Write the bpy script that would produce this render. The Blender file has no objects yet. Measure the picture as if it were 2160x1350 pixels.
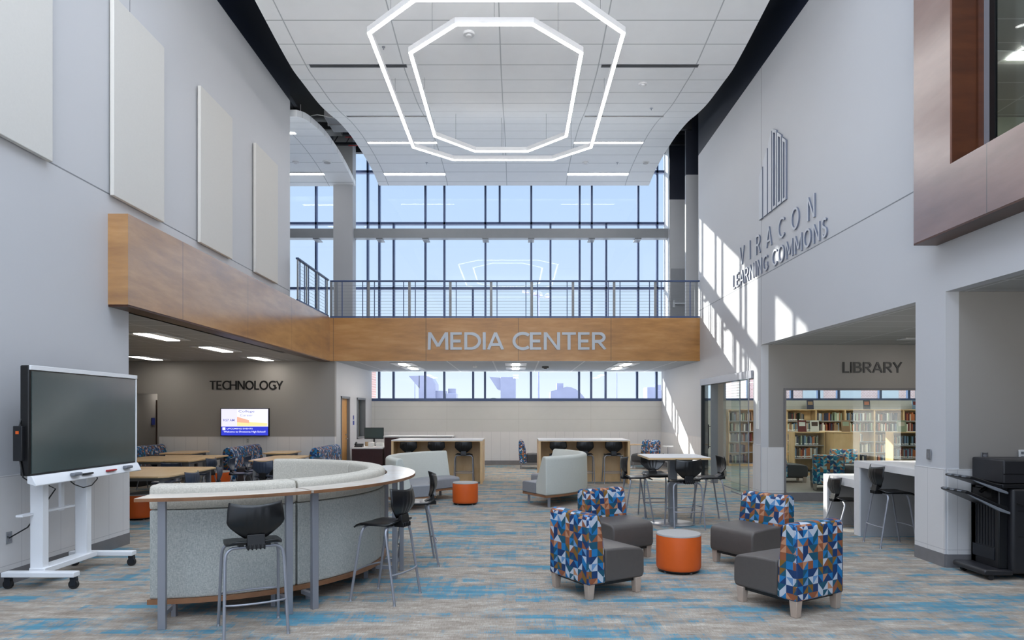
import bpy, bmesh, math, random
from mathutils import Vector, Matrix
random.seed(7)
S = bpy.context.scene
COL = S.collection
PI = math.pi
def R(a): return math.radians(a)
def lin(c): return tuple(((v/255)/12.92 if v/255 <= .04045 else ((v/255+.055)/1.055)**2.4) for v in c)+(1,)

# ------------------------------------------------------------------ camera, sky, sun, exposure
cam = bpy.data.cameras.new('camera'); co = bpy.data.objects.new('camera', cam); COL.objects.link(co)
cam.sensor_width = 36; cam.lens = 24; cam.shift_x = -8/2160; cam.shift_y = 195/2160; cam.clip_end = 500
co.location = (0, 0, 1.75); co.rotation_euler = (R(90), 0, 0)
S.camera = co
S.view_settings.view_transform = 'Standard'; S.view_settings.look = 'None'
S.view_settings.gamma = 1; S.view_settings.exposure = 0.45; S.view_settings.use_curve_mapping = False
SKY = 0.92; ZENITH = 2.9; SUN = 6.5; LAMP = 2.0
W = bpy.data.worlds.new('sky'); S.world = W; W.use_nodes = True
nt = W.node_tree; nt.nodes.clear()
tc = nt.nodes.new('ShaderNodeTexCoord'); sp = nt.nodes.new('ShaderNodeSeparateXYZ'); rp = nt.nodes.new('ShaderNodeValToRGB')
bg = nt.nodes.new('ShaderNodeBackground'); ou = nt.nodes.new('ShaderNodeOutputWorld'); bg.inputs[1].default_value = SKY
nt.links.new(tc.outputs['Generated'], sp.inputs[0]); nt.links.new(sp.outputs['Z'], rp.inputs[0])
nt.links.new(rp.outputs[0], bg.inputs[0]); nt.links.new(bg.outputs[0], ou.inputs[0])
cr = rp.color_ramp  # ground below the horizon and zenith set bright by hand to light the interior
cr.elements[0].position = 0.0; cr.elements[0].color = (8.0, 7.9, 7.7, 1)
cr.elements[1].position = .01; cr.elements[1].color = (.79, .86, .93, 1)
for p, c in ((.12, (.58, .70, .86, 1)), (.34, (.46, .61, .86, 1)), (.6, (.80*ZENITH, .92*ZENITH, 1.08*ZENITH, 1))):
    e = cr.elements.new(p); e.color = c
sl = bpy.data.lights.new('sun', 'SUN'); so = bpy.data.objects.new('sun', sl); COL.objects.link(so)
sl.energy = SUN; sl.angle = R(.5); sl.color = (1, .95, .87)
so.rotation_euler = Vector((1.17, -1, -.555)).to_track_quat('-Z', 'Y').to_euler(); so.location = (-20, 40, 20)

# ------------------------------------------------------------------ materials
M = {}
class N:
    def __init__(s, name):
        s.m = bpy.data.materials.new(name); s.m.use_nodes = True; s.t = s.m.node_tree
        s.b = s.t.nodes['Principled BSDF']; s.c = None
    def n(s, ty, **k):
        x = s.t.nodes.new(ty)
        for a, v in k.items(): setattr(x, a, v)
        return x
    def l(s, a, b): s.t.links.new(a, b)
    def set(s, i, v):
        if isinstance(v, (int, float, tuple, list)): i.default_value = v
        else: s.l(v, i)
    def math(s, op, a, b=0.0, c=None):
        x = s.n('ShaderNodeMath', operation=op); s.set(x.inputs[0], a); s.set(x.inputs[1], b)
        if c is not None: s.set(x.inputs[2], c)
        return x.outputs[0]
    def mix(s, f, a, b):
        x = s.n('ShaderNodeMix', data_type='RGBA'); s.set(x.inputs[0], f); s.set(x.inputs[6], a); s.set(x.inputs[7], b)
        return x.outputs[2]
    def co(s, kind='Object', scale=(1,1,1), loc=(0,0,0), rot=(0,0,0)):
        if s.c is None: s.c = s.n('ShaderNodeTexCoord')
        mp = s.n('ShaderNodeMapping'); s.l(s.c.outputs[kind], mp.inputs[0])
        mp.inputs['Scale'].default_value = scale; mp.inputs['Location'].default_value = loc; mp.inputs['Rotation'].default_value = rot
        return mp.outputs[0]
    def xyz(s, v):
        x = s.n('ShaderNodeSeparateXYZ'); s.l(v, x.inputs[0]); return x.outputs
    def comb(s, a, b, c=0.0):
        x = s.n('ShaderNodeCombineXYZ'); s.set(x.inputs[0], a); s.set(x.inputs[1], b); s.set(x.inputs[2], c); return x.outputs[0]
    def noise(s, v, sc, det=3, rough=.5):
        x = s.n('ShaderNodeTexNoise'); s.l(v, x.inputs['Vector']); x.inputs['Scale'].default_value = sc
        x.inputs['Detail'].default_value = det; x.inputs['Roughness'].default_value = rough; return x.outputs[0]
    def white(s, v):
        x = s.n('ShaderNodeTexWhiteNoise', noise_dimensions='3D'); s.l(v, x.inputs['Vector']); return x.outputs['Value']
    def ramp(s, f, stops, const=False):
        x = s.n('ShaderNodeValToRGB'); s.l(f, x.inputs[0]); r = x.color_ramp
        if const: r.interpolation = 'CONSTANT'
        r.elements[0].position = stops[0][0]; r.elements[0].color = stops[0][1]
        r.elements[1].position = stops[1][0]; r.elements[1].color = stops[1][1]
        for p, c in stops[2:]:
            e = r.elements.new(p); e.color = c
        return x.outputs[0]
    def bump(s, h, st=.3, d=.01):
        x = s.n('ShaderNodeBump'); x.inputs['Strength'].default_value = st; x.inputs['Distance'].default_value = d
        s.l(h, x.inputs['Height']); s.l(x.outputs[0], s.b.inputs['Normal'])
    def fin(s, key, col=None, rough=.5, metal=0.0, spec=None, coat=None):
        if col is not None: s.set(s.b.inputs['Base Color'], col)
        s.set(s.b.inputs['Roughness'], rough); s.set(s.b.inputs['Metallic'], metal)
        if spec is not None: s.b.inputs['Specular IOR Level'].default_value = spec
        if coat: s.b.inputs['Coat Weight'].default_value = coat; s.b.inputs['Coat IOR'].default_value = 2.1 if coat == 1 else 1.5; s.b.inputs['Coat Roughness'].default_value = .22
        M[key] = s.m; return s.m
def plain(key, rgb, rough=.5, metal=0.0, var=.04, sc=6, spec=None, bump=0):
    s = N(key); c = lin(rgb); v = s.co(); f = s.noise(v, sc, 4)
    d = tuple(x*(1-var*2) for x in c[:3])+(1,)
    col = s.mix(f, d, tuple(min(1, x*(1+var*2)) for x in c[:3])+(1,))
    if bump: s.bump(s.noise(v, 180, 3), bump, .002)
    return s.fin(key, col, rough, metal, spec)
def emis(key, rgb, st):
    s = N(key); s.b.inputs['Emission Color'].default_value = lin(rgb); s.b.inputs['Emission Strength'].default_value = st
    v = s.co(); f = s.noise(v, 3, 1)
    col = s.mix(f, lin(rgb), lin(tuple(int(x*.98) for x in rgb))); s.l(col, s.b.inputs['Emission Color'])
    return s.fin(key, lin((30, 30, 30)), .6)
def gridline(s, c, size, off, w):
    f = s.math('FRACT', s.math('DIVIDE', s.math('SUBTRACT', c, off), size))
    d = s.math('MINIMUM', f, s.math('SUBTRACT', 1.0, f))
    return s.math('LESS_THAN', d, w/size/2)
def gridmat(key, rgb, line, ax, sizes, offs, w, rough=.6, var=.03, tone=0.0):
    s = N(key); v = s.co(); o = s.xyz(v); c = lin(rgb)
    m = s.math('MAXIMUM', gridline(s, o[ax[0]], sizes[0], offs[0], w), gridline(s, o[ax[1]], sizes[1], offs[1], w))
    f = s.noise(v, 4, 4)
    base = s.mix(f, tuple(x*(1-var) for x in c[:3])+(1,), tuple(min(1, x*(1+var)) for x in c[:3])+(1,))
    return s.fin(key, s.mix(m, base, lin(line)), rough)
plain('paint', (195, 196, 200), .55, var=.01, sc=1)
plain('taupe', (150, 146, 142), .6, var=.01, sc=1)
plain('greypaint', (168, 169, 172), .6, var=.01, sc=1)
plain('navy', (16, 24, 42), .5, var=.05, sc=1)
plain('blackmetal', (22, 26, 34), .5, var=.05)
plain('acoustic', (208, 206, 202), .9, var=.015, sc=40)
plain('white', (225, 226, 228), .4, var=.01)
plain('whitemetal', (232, 233, 236), .3, var=.01)
plain('mullion', (62, 80, 118), .4, .2, var=.03)  # blue haze at the windows is put into this colour
plain('steelgrey', (128, 131, 136), .45, .2, var=.03)
plain('colgrey', (165, 167, 171), .55, var=.02, sc=2)
plain('chrome', (165, 168, 174), .28, .85, var=.03)
plain('legmetal', (148, 150, 158), .38, .45, var=.03)
plain('plastic', (12, 13, 16), .3, var=.06, spec=.55)
plain('bluechair', (52, 62, 80), .32, var=.05)
plain('rubber', (30, 30, 32), .7)
plain('leather', (86, 80, 77), .42, var=.05, sc=20, bump=.1)
plain('leatherdark', (58, 58, 62), .45, var=.05, sc=20)
plain('orange', (214, 92, 24), .5, var=.03, sc=10)
plain('ottotop', (168, 165, 163), .6, var=.05, sc=60)
plain('sofaseat', (136, 138, 144), .6, var=.04, sc=30, bump=.1)
plain('sofapale', (202, 204, 197), .7, var=.03, sc=40)
plain('legwood', (178, 160, 146), .5, var=.05, sc=14)
plain('screenglass', (66, 80, 80), .14, var=.02, spec=.8)
plain('black', (14, 14, 16), .35, var=.05)
plain('signblack', (10, 10, 12), .4)
plain('signsilver', (170, 176, 184), .42, .35, var=.03)
plain('signwhite', (202, 205, 211), .5, var=.02)
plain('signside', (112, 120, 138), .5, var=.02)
plain('copier', (38, 38, 42), .4, var=.05)
plain('copierdark', (22, 23, 27), .35, var=.05)
plain('copiergrey', (120, 124, 132), .35, var=.04)
plain('red', (170, 40, 44), .5)
plain('baseb', (118, 116, 118), .5, var=.08, sc=7)
plain('mahog', (62, 34, 34), .35, var=.12, sc=9)
plain('quartz', (226, 223, 222), .42, var=.03, sc=9)
plain('bluesign', (40, 60, 150), .4)
plain('tan', (170, 150, 120), .5)
plain('duct', (150, 152, 178), .5, .1, var=.08, sc=2)
plain('roofgravel', (176, 178, 184), .9, var=.05)
plain('tree', (84, 100, 88), .9, var=.3, sc=.8)
plain('papers', (235, 235, 232), .7, var=.02)
plain('outlet', (196, 196, 194), .4)
plain('darkdoor', (84, 66, 56), .5, var=.08)
plain('tilefloor', (122, 112, 106), .5, var=.15, sc=5)
plain('olive', (150, 150, 138), .7, var=.03)
emis('led', (255, 252, 250), 6.0*LAMP)
emis('ledpanel', (255, 248, 238), 6.0*LAMP); emis('ledlib', (255, 250, 240), 20.0*LAMP); emis('ledbay', (255, 250, 240), 60.0*LAMP)
emis('ledsoft', (255, 247, 238), 18.0*LAMP)
# carpet
s = N('carpet'); v = s.co(); o = s.xyz(v)
fine = s.noise(s.co(scale=(7, 130, 1)), 1, 3, .7)
fine2 = s.noise(s.co(scale=(130, 12, 1), loc=(3, 1, 0)), 1, 2, .6)
mid = s.noise(s.co(scale=(3, 9, 1), loc=(8, 2, 0)), 1, 4, .6)
t = s.math('ADD', s.math('MULTIPLY', fine, .55), s.math('ADD', s.math('MULTIPLY', fine2, .25), s.math('MULTIPLY', mid, .4)))
base = s.ramp(t, [(.38, lin((80, 68, 58))), (.50, lin((132, 120, 108))), (.62, lin((158, 147, 135))), (.80, lin((214, 206, 194)))])
# blocky blue drifts: bands across the room broken into small woven blocks
def bnoise(sx, sy, fx, fy, lo, det=2):
    x = s.n('ShaderNodeTexNoise'); s.l(s.comb(s.math('MULTIPLY', s.math('SNAP', o[0], sx), fx), s.math('MULTIPLY', s.math('SNAP', o[1], sy), fy), lo), x.inputs['Vector']); x.inputs['Scale'].default_value = 1; x.inputs['Detail'].default_value = det; return x.outputs[0]
q = s.math('ADD', s.math('MULTIPLY', bnoise(.30, .10, .62, 3.2, 0), .55), s.math('MULTIPLY', bnoise(.11, .05, 2.2, 7, 5), .30))
q = s.math('ADD', q, s.math('MULTIPLY', bnoise(.03, .6, 14, 2, 9, 1), .15))
q = s.math('ADD', q, s.math('MULTIPLY', s.math('SUBTRACT', fine, .5), .34))
q = s.math('ADD', q, s.math('MULTIPLY', s.math('SUBTRACT', fine2, .5), .26))
bm = s.ramp(q, [(.515, (0, 0, 0, 1)), (.58, (1, 1, 1, 1))])
blue = s.mix(mid, lin((6, 86, 116)), lin((56, 156, 184)))
s.fin('carpet', s.mix(s.math('MULTIPLY', bm, .84), base, blue), .95, spec=.2); s.b.inputs['Sheen Weight'].default_value = .07; s.b.inputs['Sheen Roughness'].default_value = .5
# honey-stained birch veneer panels
def wood(key, a, b, c, rough=.3, sc=(1.2, 1.2, 9), coat=0, seam=None):
    s = N(key); v = s.co(scale=sc); n1 = s.noise(v, 1.6, 5, .6); n2 = s.noise(s.co(scale=(.6, .6, 2.0), loc=(4, 2, 1)), 1.2, 3)
    col = s.ramp(s.math('ADD', s.math('MULTIPLY', n1, .55), s.math('MULTIPLY', n2, .5)), [(.3, lin(a)), (.52, lin(b)), (.75, lin(c))])
    if seam:
        o = s.xyz(s.co()); m = gridline(s, o[seam[0]], seam[1], seam[2], .012); col = s.mix(m, col, lin(tuple(x*.6 for x in a)))
    return s.fin(key, col, rough, coat=coat)
wood('veneer_x', (138, 92, 40), (174, 122, 60), (198, 150, 90), .3, (.9, 1, 5), .3, (0, 2.44, -2.37))
wood('veneer_y', (138, 92, 40), (172, 122, 60), (198, 150, 88), .3, (1, .9, 5), 1.0, (1, 2.44, .3))
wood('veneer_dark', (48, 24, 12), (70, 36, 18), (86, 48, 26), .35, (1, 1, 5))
wood('veneer_bay', (96, 62, 50), (116, 80, 68), (130, 96, 86), .3, (1, .6, 3), 1.0, (1, 2.44, 6.1))
wood('maple', (196, 160, 112), (216, 182, 136), (230, 202, 160), .4, (3, 3, 1))
wood('mapletop', (200, 164, 118), (220, 186, 140), (232, 204, 162), .3, (3, 1, 3))
wood('oakedge', (110, 76, 50), (140, 98, 68), (160, 116, 84), .4, (3, 3, 3))
wood('laminate', (196, 184, 172), (212, 202, 192), (222, 216, 210), .16, (1, 3, 1))
wood('doorwood', (170, 120, 60), (196, 146, 84), (206, 160, 98), .4, (4, 4, 1))
# upholstery weave
s = N('weave'); a = s.noise(s.co(scale=(60, 60, 260)), 1, 2); b = s.noise(s.co(scale=(220, 220, 40), loc=(2, 2, 2)), 1, 2)
s.fin('weave', s.ramp(s.math('MULTIPLY', s.math('ADD', a, b), .5), [(.33, lin((148, 153, 151))), (.66, lin((202, 203, 197)))]), .85)
s = N('weave_lt'); a = s.noise(s.co(scale=(60, 60, 260)), 1, 2); b = s.noise(s.co(scale=(220, 220, 40)), 1, 2)
s.fin('weave_lt', s.ramp(s.math('MULTIPLY', s.math('ADD', a, b), .5), [(.35, lin((176, 170, 158))), (.66, lin((214, 208, 196)))]), .85)
# geometric triangles upholstery (UV in metres)
def triangles(key, pal, cell=.068):
    s = N(key); o = s.xyz(s.co('UV'))
    u = s.math('DIVIDE', o[0], cell); v = s.math('DIVIDE', o[1], cell)
    iu = s.math('FLOOR', u); fu = s.math('FRACT', u)
    # slanted bands: each column leans up or down
    lean = s.math('SUBTRACT', s.math('MULTIPLY', s.math('GREATER_THAN', s.math('FRACT', s.math('MULTIPLY', iu, .5)), .25), 2), 1)
    sv = s.math('ADD', v, s.math('MULTIPLY', lean, fu))
    a = s.math('FLOOR', s.math('MULTIPLY', sv, 1.0)); b = s.math('FLOOR', s.math('MULTIPLY', v, 1.0))
    rb = s.white(s.comb(s.math('FLOOR', s.math('MULTIPLY', iu, .5)), b, 3.0))
    keep = s.math('GREATER_THAN', rb, .38)
    bb = s.math('MULTIPLY', b, keep)
    r = s.white(s.comb(s.math('ADD', iu, .37), s.math('ADD', a, .11), s.math('ADD', bb, .7)))
    n = len(pal); col = s.ramp(r, [(sum(w for w, _ in pal[:i]), lin(c)) for i, (w, c) in enumerate(pal)], True)
    s.fin(key, col, .6)
PAL = [(.27, (10, 52, 100)), (.15, (16, 112, 172)), (.15, (14, 80, 104)), (.13, (184, 192, 204)), (.11, (142, 82, 52)), (.05, (184, 132, 100)), (.07, (124, 88, 26)), (.07, (98, 140, 184))]
triangles('tri', PAL)
triangles('tri_teal', [(.24, (20, 104, 138)), (.2, (38, 154, 188)), (.2, (186, 215, 218)), (.2, (184, 124, 86)), (.16, (40, 70, 130))])
triangles('tri_small', PAL, .055)
# walls with tile
gridmat('wainscot_y', (214, 212, 212), (186, 184, 186), (1, 2), (.305, .9), (.1, .2), .007)
gridmat('wainscot_x', (214, 212, 212), (186, 184, 186), (0, 2), (.305, .9), (.1, .2), .007)
gridmat('block_x', (198, 198, 196), (182, 182, 180), (0, 2), (2.4, .42), (.1, 1.1), .012)
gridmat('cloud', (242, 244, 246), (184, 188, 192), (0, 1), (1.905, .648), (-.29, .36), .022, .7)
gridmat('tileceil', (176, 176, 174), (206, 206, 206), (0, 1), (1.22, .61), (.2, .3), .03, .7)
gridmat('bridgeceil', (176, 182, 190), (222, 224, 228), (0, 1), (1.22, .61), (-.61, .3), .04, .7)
s = N('brick'); bt = s.n('ShaderNodeTexBrick'); s.l(s.co(scale=(1, 1, 1), rot=(R(90), 0, 0)), bt.inputs['Vector'])
bt.inputs['Color1'].default_value = lin((176, 140, 136)); bt.inputs['Color2'].default_value = lin((186, 150, 144)); bt.inputs['Mortar'].default_value = lin((214, 200, 196)); bt.inputs['Scale'].default_value = 3
s.fin('brick', bt.outputs['Color'], .9)
s = N('deck'); o = s.xyz(s.co()); w = s.math('SINE', s.math('MULTIPLY', o[0], 40)); s.bump(w, .9, .03)
s.fin('deck', s.mix(s.noise(s.co(), 2), lin((14, 20, 30)), lin((24, 32, 46))), .6)
def glass(key, tint, refl=.7):
    s = N(key); s.t.nodes.remove(s.b)
    tr = s.n('ShaderNodeBsdfTransparent'); tr.inputs[0].default_value = tint
    gl = s.n('ShaderNodeBsdfGlossy'); gl.inputs['Roughness'].default_value = .02
    fr = s.n('ShaderNodeFresnel'); ge = s.n('ShaderNodeNewGeometry')
    s.l(s.math('SUBTRACT', 1.45, s.math('MULTIPLY', ge.outputs['Backfacing'], 1.45-1/1.45)), fr.inputs[0])
    nz = s.noise(s.co(), 2, 1)
    mx = s.n('ShaderNodeMixShader'); s.l(s.math('MULTIPLY', fr.outputs[0], s.math('ADD', refl, s.math('MULTIPLY', nz, .02))), mx.inputs[0]); s.l(tr.outputs[0], mx.inputs[1]); s.l(gl.outputs[0], mx.inputs[2])
    s.l(mx.outputs[0], s.t.nodes['Material Output'].inputs[0]); M[key] = s.m
glass('glass', (.95, .975, .98, 1), .5); glass('glass_green', (.90, .955, .945, 1), .55)

# ------------------------------------------------------------------ mesh helpers
class B:
    def __init__(s): s.b = bmesh.new()
    def box(s, x0, x1, y0, y1, z0, z1):
        vs = [s.b.verts.new((x, y, z)) for z in (z0, z1) for y in (y0, y1) for x in (x0, x1)]
        for f in ((0, 2, 3, 1), (4, 5, 7, 6), (0, 1, 5, 4), (2, 6, 7, 3), (0, 4, 6, 2), (1, 3, 7, 5)): s.b.faces.new([vs[i] for i in f])
        return s
    def taper(s, x, y, z0, z1, w0, w1, d0=None, d1=None):
        d0 = d0 or w0; d1 = d1 or w1
        vs = []
        for z, w, d in ((z0, w0, d0), (z1, w1, d1)):
            for sy in (-1, 1):
                for sx in (-1, 1): vs.append(s.b.verts.new((x+sx*w/2, y+sy*d/2, z)))
        for f in ((0, 2, 3, 1), (4, 5, 7, 6), (0, 1, 5, 4), (2, 6, 7, 3), (0, 4, 6, 2), (1, 3, 7, 5)): s.b.faces.new([vs[i] for i in f])
        return s
    def prism(s, pts, a0, a1, ax=0):
        def P(p, a):
            return {0: (a, p[0], p[1]), 1: (p[0], a, p[1]), 2: (p[0], p[1], a)}[ax]
        lo = [s.b.verts.new(P(p, a0)) for p in pts]; hi = [s.b.verts.new(P(p, a1)) for p in pts]
        n = len(pts)
        s.b.faces.new(lo); s.b.faces.new(hi[::-1])
        for i in range(n): s.b.faces.new((lo[i], hi[i], hi[(i+1) % n], lo[(i+1) % n]))
        return s
    def cyl(s, x, y, z0, z1, r, seg=24, r1=None):
        r1 = r if r1 is None else r1
        lo = [s.b.verts.new((x+r*math.cos(2*PI*i/seg), y+r*math.sin(2*PI*i/seg), z0)) for i in range(seg)]
        hi = [s.b.verts.new((x+r1*math.cos(2*PI*i/seg), y+r1*math.sin(2*PI*i/seg), z1)) for i in range(seg)]
        s.b.faces.new(lo[::-1]); s.b.faces.new(hi)
        for i in range(seg): s.b.faces.new((lo[i], lo[(i+1) % seg], hi[(i+1) % seg], hi[i]))
        return s
    def lathe(s, prof, x=0, y=0, seg=32):
        rings = [[s.b.verts.new((x+r*math.cos(2*PI*i/seg), y+r*math.sin(2*PI*i/seg), z)) for i in range(seg)] for r, z in prof]
        for a, b in zip(rings, rings[1:]):
            for i in range(seg): s.b.faces.new((a[i], a[(i+1) % seg], b[(i+1) % seg], b[i]))
        s.b.faces.new(rings[0][::-1]); s.b.faces.new(rings[-1])
        return s
    def tube(s, pts, r, seg=8):
        pts = [Vector(p) for p in pts]; prev = None; n = None
        for i, p in enumerate(pts):
            d = ((pts[min(i+1, len(pts)-1)]-pts[max(i-1, 0)])).normalized()
            if n is None: n = d.orthogonal().normalized()
            n = (n-d*n.dot(d)).normalized(); m = d.cross(n)
            ring = [s.b.verts.new(p+r*(math.cos(2*PI*k/seg)*n+math.sin(2*PI*k/seg)*m)) for k in range(seg)]
            if prev:
                for k in range(seg): s.b.faces.new((prev[k], prev[(k+1) % seg], ring[(k+1) % seg], ring[k]))
            else: s.b.faces.new(ring[::-1])
            prev = ring
        s.b.faces.new(prev); return s
    def sweep(s, prof, a0, a1, n=24, cx=0, cy=0):
        prev = None; first = None
        for i in range(n+1):
            a = R(a0+(a1-a0)*i/n)
            ring = [s.b.verts.new((cx+r*math.cos(a), cy+r*math.sin(a), z)) for r, z in prof]
            if prev:
                m = len(ring)
                for k in range(m): s.b.faces.new((prev[k], prev[(k+1) % m], ring[(k+1) % m], ring[k]))
            else: s.b.faces.new(ring)
            prev = ring
        s.b.faces.new(prev[::-1]); return s
    def grid(s, f, nu, nv):
        g = [[s.b.verts.new(f(i/nu, j/nv)) for i in range(nu+1)] for j in range(nv+1)]
        for j in range(nv):
            for i in range(nu): s.b.faces.new((g[j][i], g[j][i+1], g[j+1][i+1], g[j+1][i]))
        return s
    def obj(s, name, mat, parent=None, bev=0, seg=2, smooth=False, solid=0, uv=False, sub=0):
        bmesh.ops.recalc_face_normals(s.b, faces=s.b.faces)
        if uv:
            L = s.b.loops.layers.uv.new('uv')
            for f in s.b.faces:
                nn = f.normal; ax = max(range(3), key=lambda i: abs(nn[i]))
                for lp in f.loops:
                    c = lp.vert.co
                    lp[L].uv = (c.y+.31, c.z) if ax == 0 else ((c.x+.11, c.z) if ax == 1 else (c.x+.11, c.y+.8))
        me = bpy.data.meshes.new(name); s.b.to_mesh(me); s.b.free()
        o = bpy.data.objects.new(name, me); COL.objects.link(o); me.materials.append(M[mat])
        if parent is not None: o.parent = parent
        if smooth:
            for p in me.polygons: p.use_smooth = True
            me.set_sharp_from_angle(angle=R(40))
        if solid:
            m = o.modifiers.new('solid', 'SOLIDIFY'); m.thickness = solid; m.offset = 0
        if bev:
            m = o.modifiers.new('bevel', 'BEVEL'); m.width = bev; m.segments = seg; m.limit_method = 'ANGLE'; m.angle_limit = R(35)
            for p in me.polygons: p.use_smooth = True
            me.set_sharp_from_angle(angle=R(80) if bev > .008 else R(30))
        if sub:
            m = o.modifiers.new('sub', 'SUBSURF'); m.levels = sub; m.render_levels = sub
        return o
def thing(name, label, cat, loc=(0, 0, 0), rz=0, group=None):
    o = bpy.data.objects.new(name, None); COL.objects.link(o); o.location = loc; o.rotation_euler = (0, 0, rz); o.empty_display_size = .1
    return tag(o, label, cat, group)
def tag(o, label, cat, group=None, kind=None):
    o['label'] = label; o['category'] = cat
    if group: o['group'] = group
    if kind: o['kind'] = kind
    return o
def struct(o, label=None):
    o['kind'] = 'structure'
    if label: o['label'] = label
    return o
def part(o, label): o['label'] = label; return o
def dup(o, loc, rz, label, group=None):
    def cp(x, par):
        c = x.copy(); COL.objects.link(c)
        if par is not None: c.parent = par
        for k in x.children: cp(k, c)
        return c
    r = cp(o, None); r.location = loc; r.rotation_euler = (0, 0, rz); r['label'] = label
    if group: r['group'] = group
    return r
def face(d): return math.atan2(d[1], d[0])-PI/2      # rotation so that local +y looks along d
def text_mesh(txt, width, height, depth, bold=0.0, space=1.0, font=None):
    cu = bpy.data.curves.new('t', 'FONT'); cu.body = txt; cu.extrude = .05; cu.offset = bold; cu.space_character = space
    o = bpy.data.objects.new('t', cu); COL.objects.link(o)
    dg = bpy.context.evaluated_depsgraph_get(); me = bpy.data.meshes.new_from_object(o.evaluated_get(dg))
    bpy.data.objects.remove(o)
    xs = [v.co.x for v in me.vertices]; ys = [v.co.y for v in me.vertices]; zs = [v.co.z for v in me.vertices]
    for v in me.vertices:
        v.co.x = (v.co.x-min(xs))/(max(xs)-min(xs))*width; v.co.y = (v.co.y-min(ys))/(max(ys)-min(ys))*height
        v.co.z = (v.co.z-min(zs))/(max(zs)-min(zs))*depth
    return me
def arc(cx, cy, rx, ry, a0, a1, n=14): return [(cx+rx*math.cos(R(a0+(a1-a0)*i/n)), cy+ry*math.sin(R(a0+(a1-a0)*i/n))) for i in range(n+1)]
GL = {  # humanist capitals: width, strokes (y 0..1)
 'M': (.92, [[(.06, 0), (.08, 1)], [(.09, 1), (.46, .2)], [(.46, .2), (.83, 1)], [(.84, 1), (.86, 0)]]), 'E': (.54, [[(.07, 0), (.07, 1)], [(.07, .94), (.52, .94)], [(.07, .5), (.47, .5)], [(.07, .06), (.52, .06)]]),
 'D': (.74, [[(.07, 0), (.07, 1)], [(.07, .94)]+arc(.25, .5, .44, .44, 90, -90)+[(.07, .06)]]), 'I': (.14, [[(.07, 0), (.07, 1)]]),
 'A': (.70, [[(.03, 0), (.35, 1)], [(.35, 1), (.67, 0)], [(.14, .3), (.56, .3)]]), 'C': (.68, [arc(.46, .5, .40, .44, 48, 312, 22)]),
 'N': (.74, [[(.07, 0), (.07, 1)], [(.09, 1), (.65, 0)], [(.67, 0), (.67, 1)]]), 'T': (.62, [[(.31, 0), (.31, 1)], [(0, .94), (.62, .94)]]),
 'R': (.62, [[(.07, 0), (.07, 1)], [(.07, .94)]+arc(.30, .71, .25, .23, 90, -90)+[(.07, .48)], [(.30, .47), (.60, 0)]]), 'L': (.48, [[(.07, 0), (.07, 1)], [(.07, .06), (.47, .06)]]),
 'B': (.60, [[(.07, 0), (.07, 1)], [(.07, .94)]+arc(.28, .73, .22, .21, 90, -90)+[(.07, .52)], [(.07, .52)]+arc(.30, .29, .25, .23, 90, -90)+[(.07, .06)]]),
 'Y': (.64, [[(.03, 1), (.32, .42)], [(.32, .42), (.61, 1)], [(.32, .46), (.32, 0)]]), 'H': (.72, [[(.07, 0), (.07, 1)], [(.65, 0), (.65, 1)], [(.07, .51), (.65, .51)]]),
 'O': (.84, [arc(.42, .5, .37, .45, 0, 360, 32)]), 'G': (.72, [arc(.46, .5, .40, .44, 50, 318, 22)+[(.66, .18), (.66, .47), (.46, .47)]]),
 'V': (.68, [[(.03, 1), (.34, 0)], [(.34, 0), (.65, 1)]]), 'S': (.54, [arc(.28, .73, .21, .215, 35, 200, 14)+[(.15, .58), (.40, .44)]+arc(.26, .27, .215, .215, 30, -150, 14)]), ' ': (.24, [])}
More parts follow.
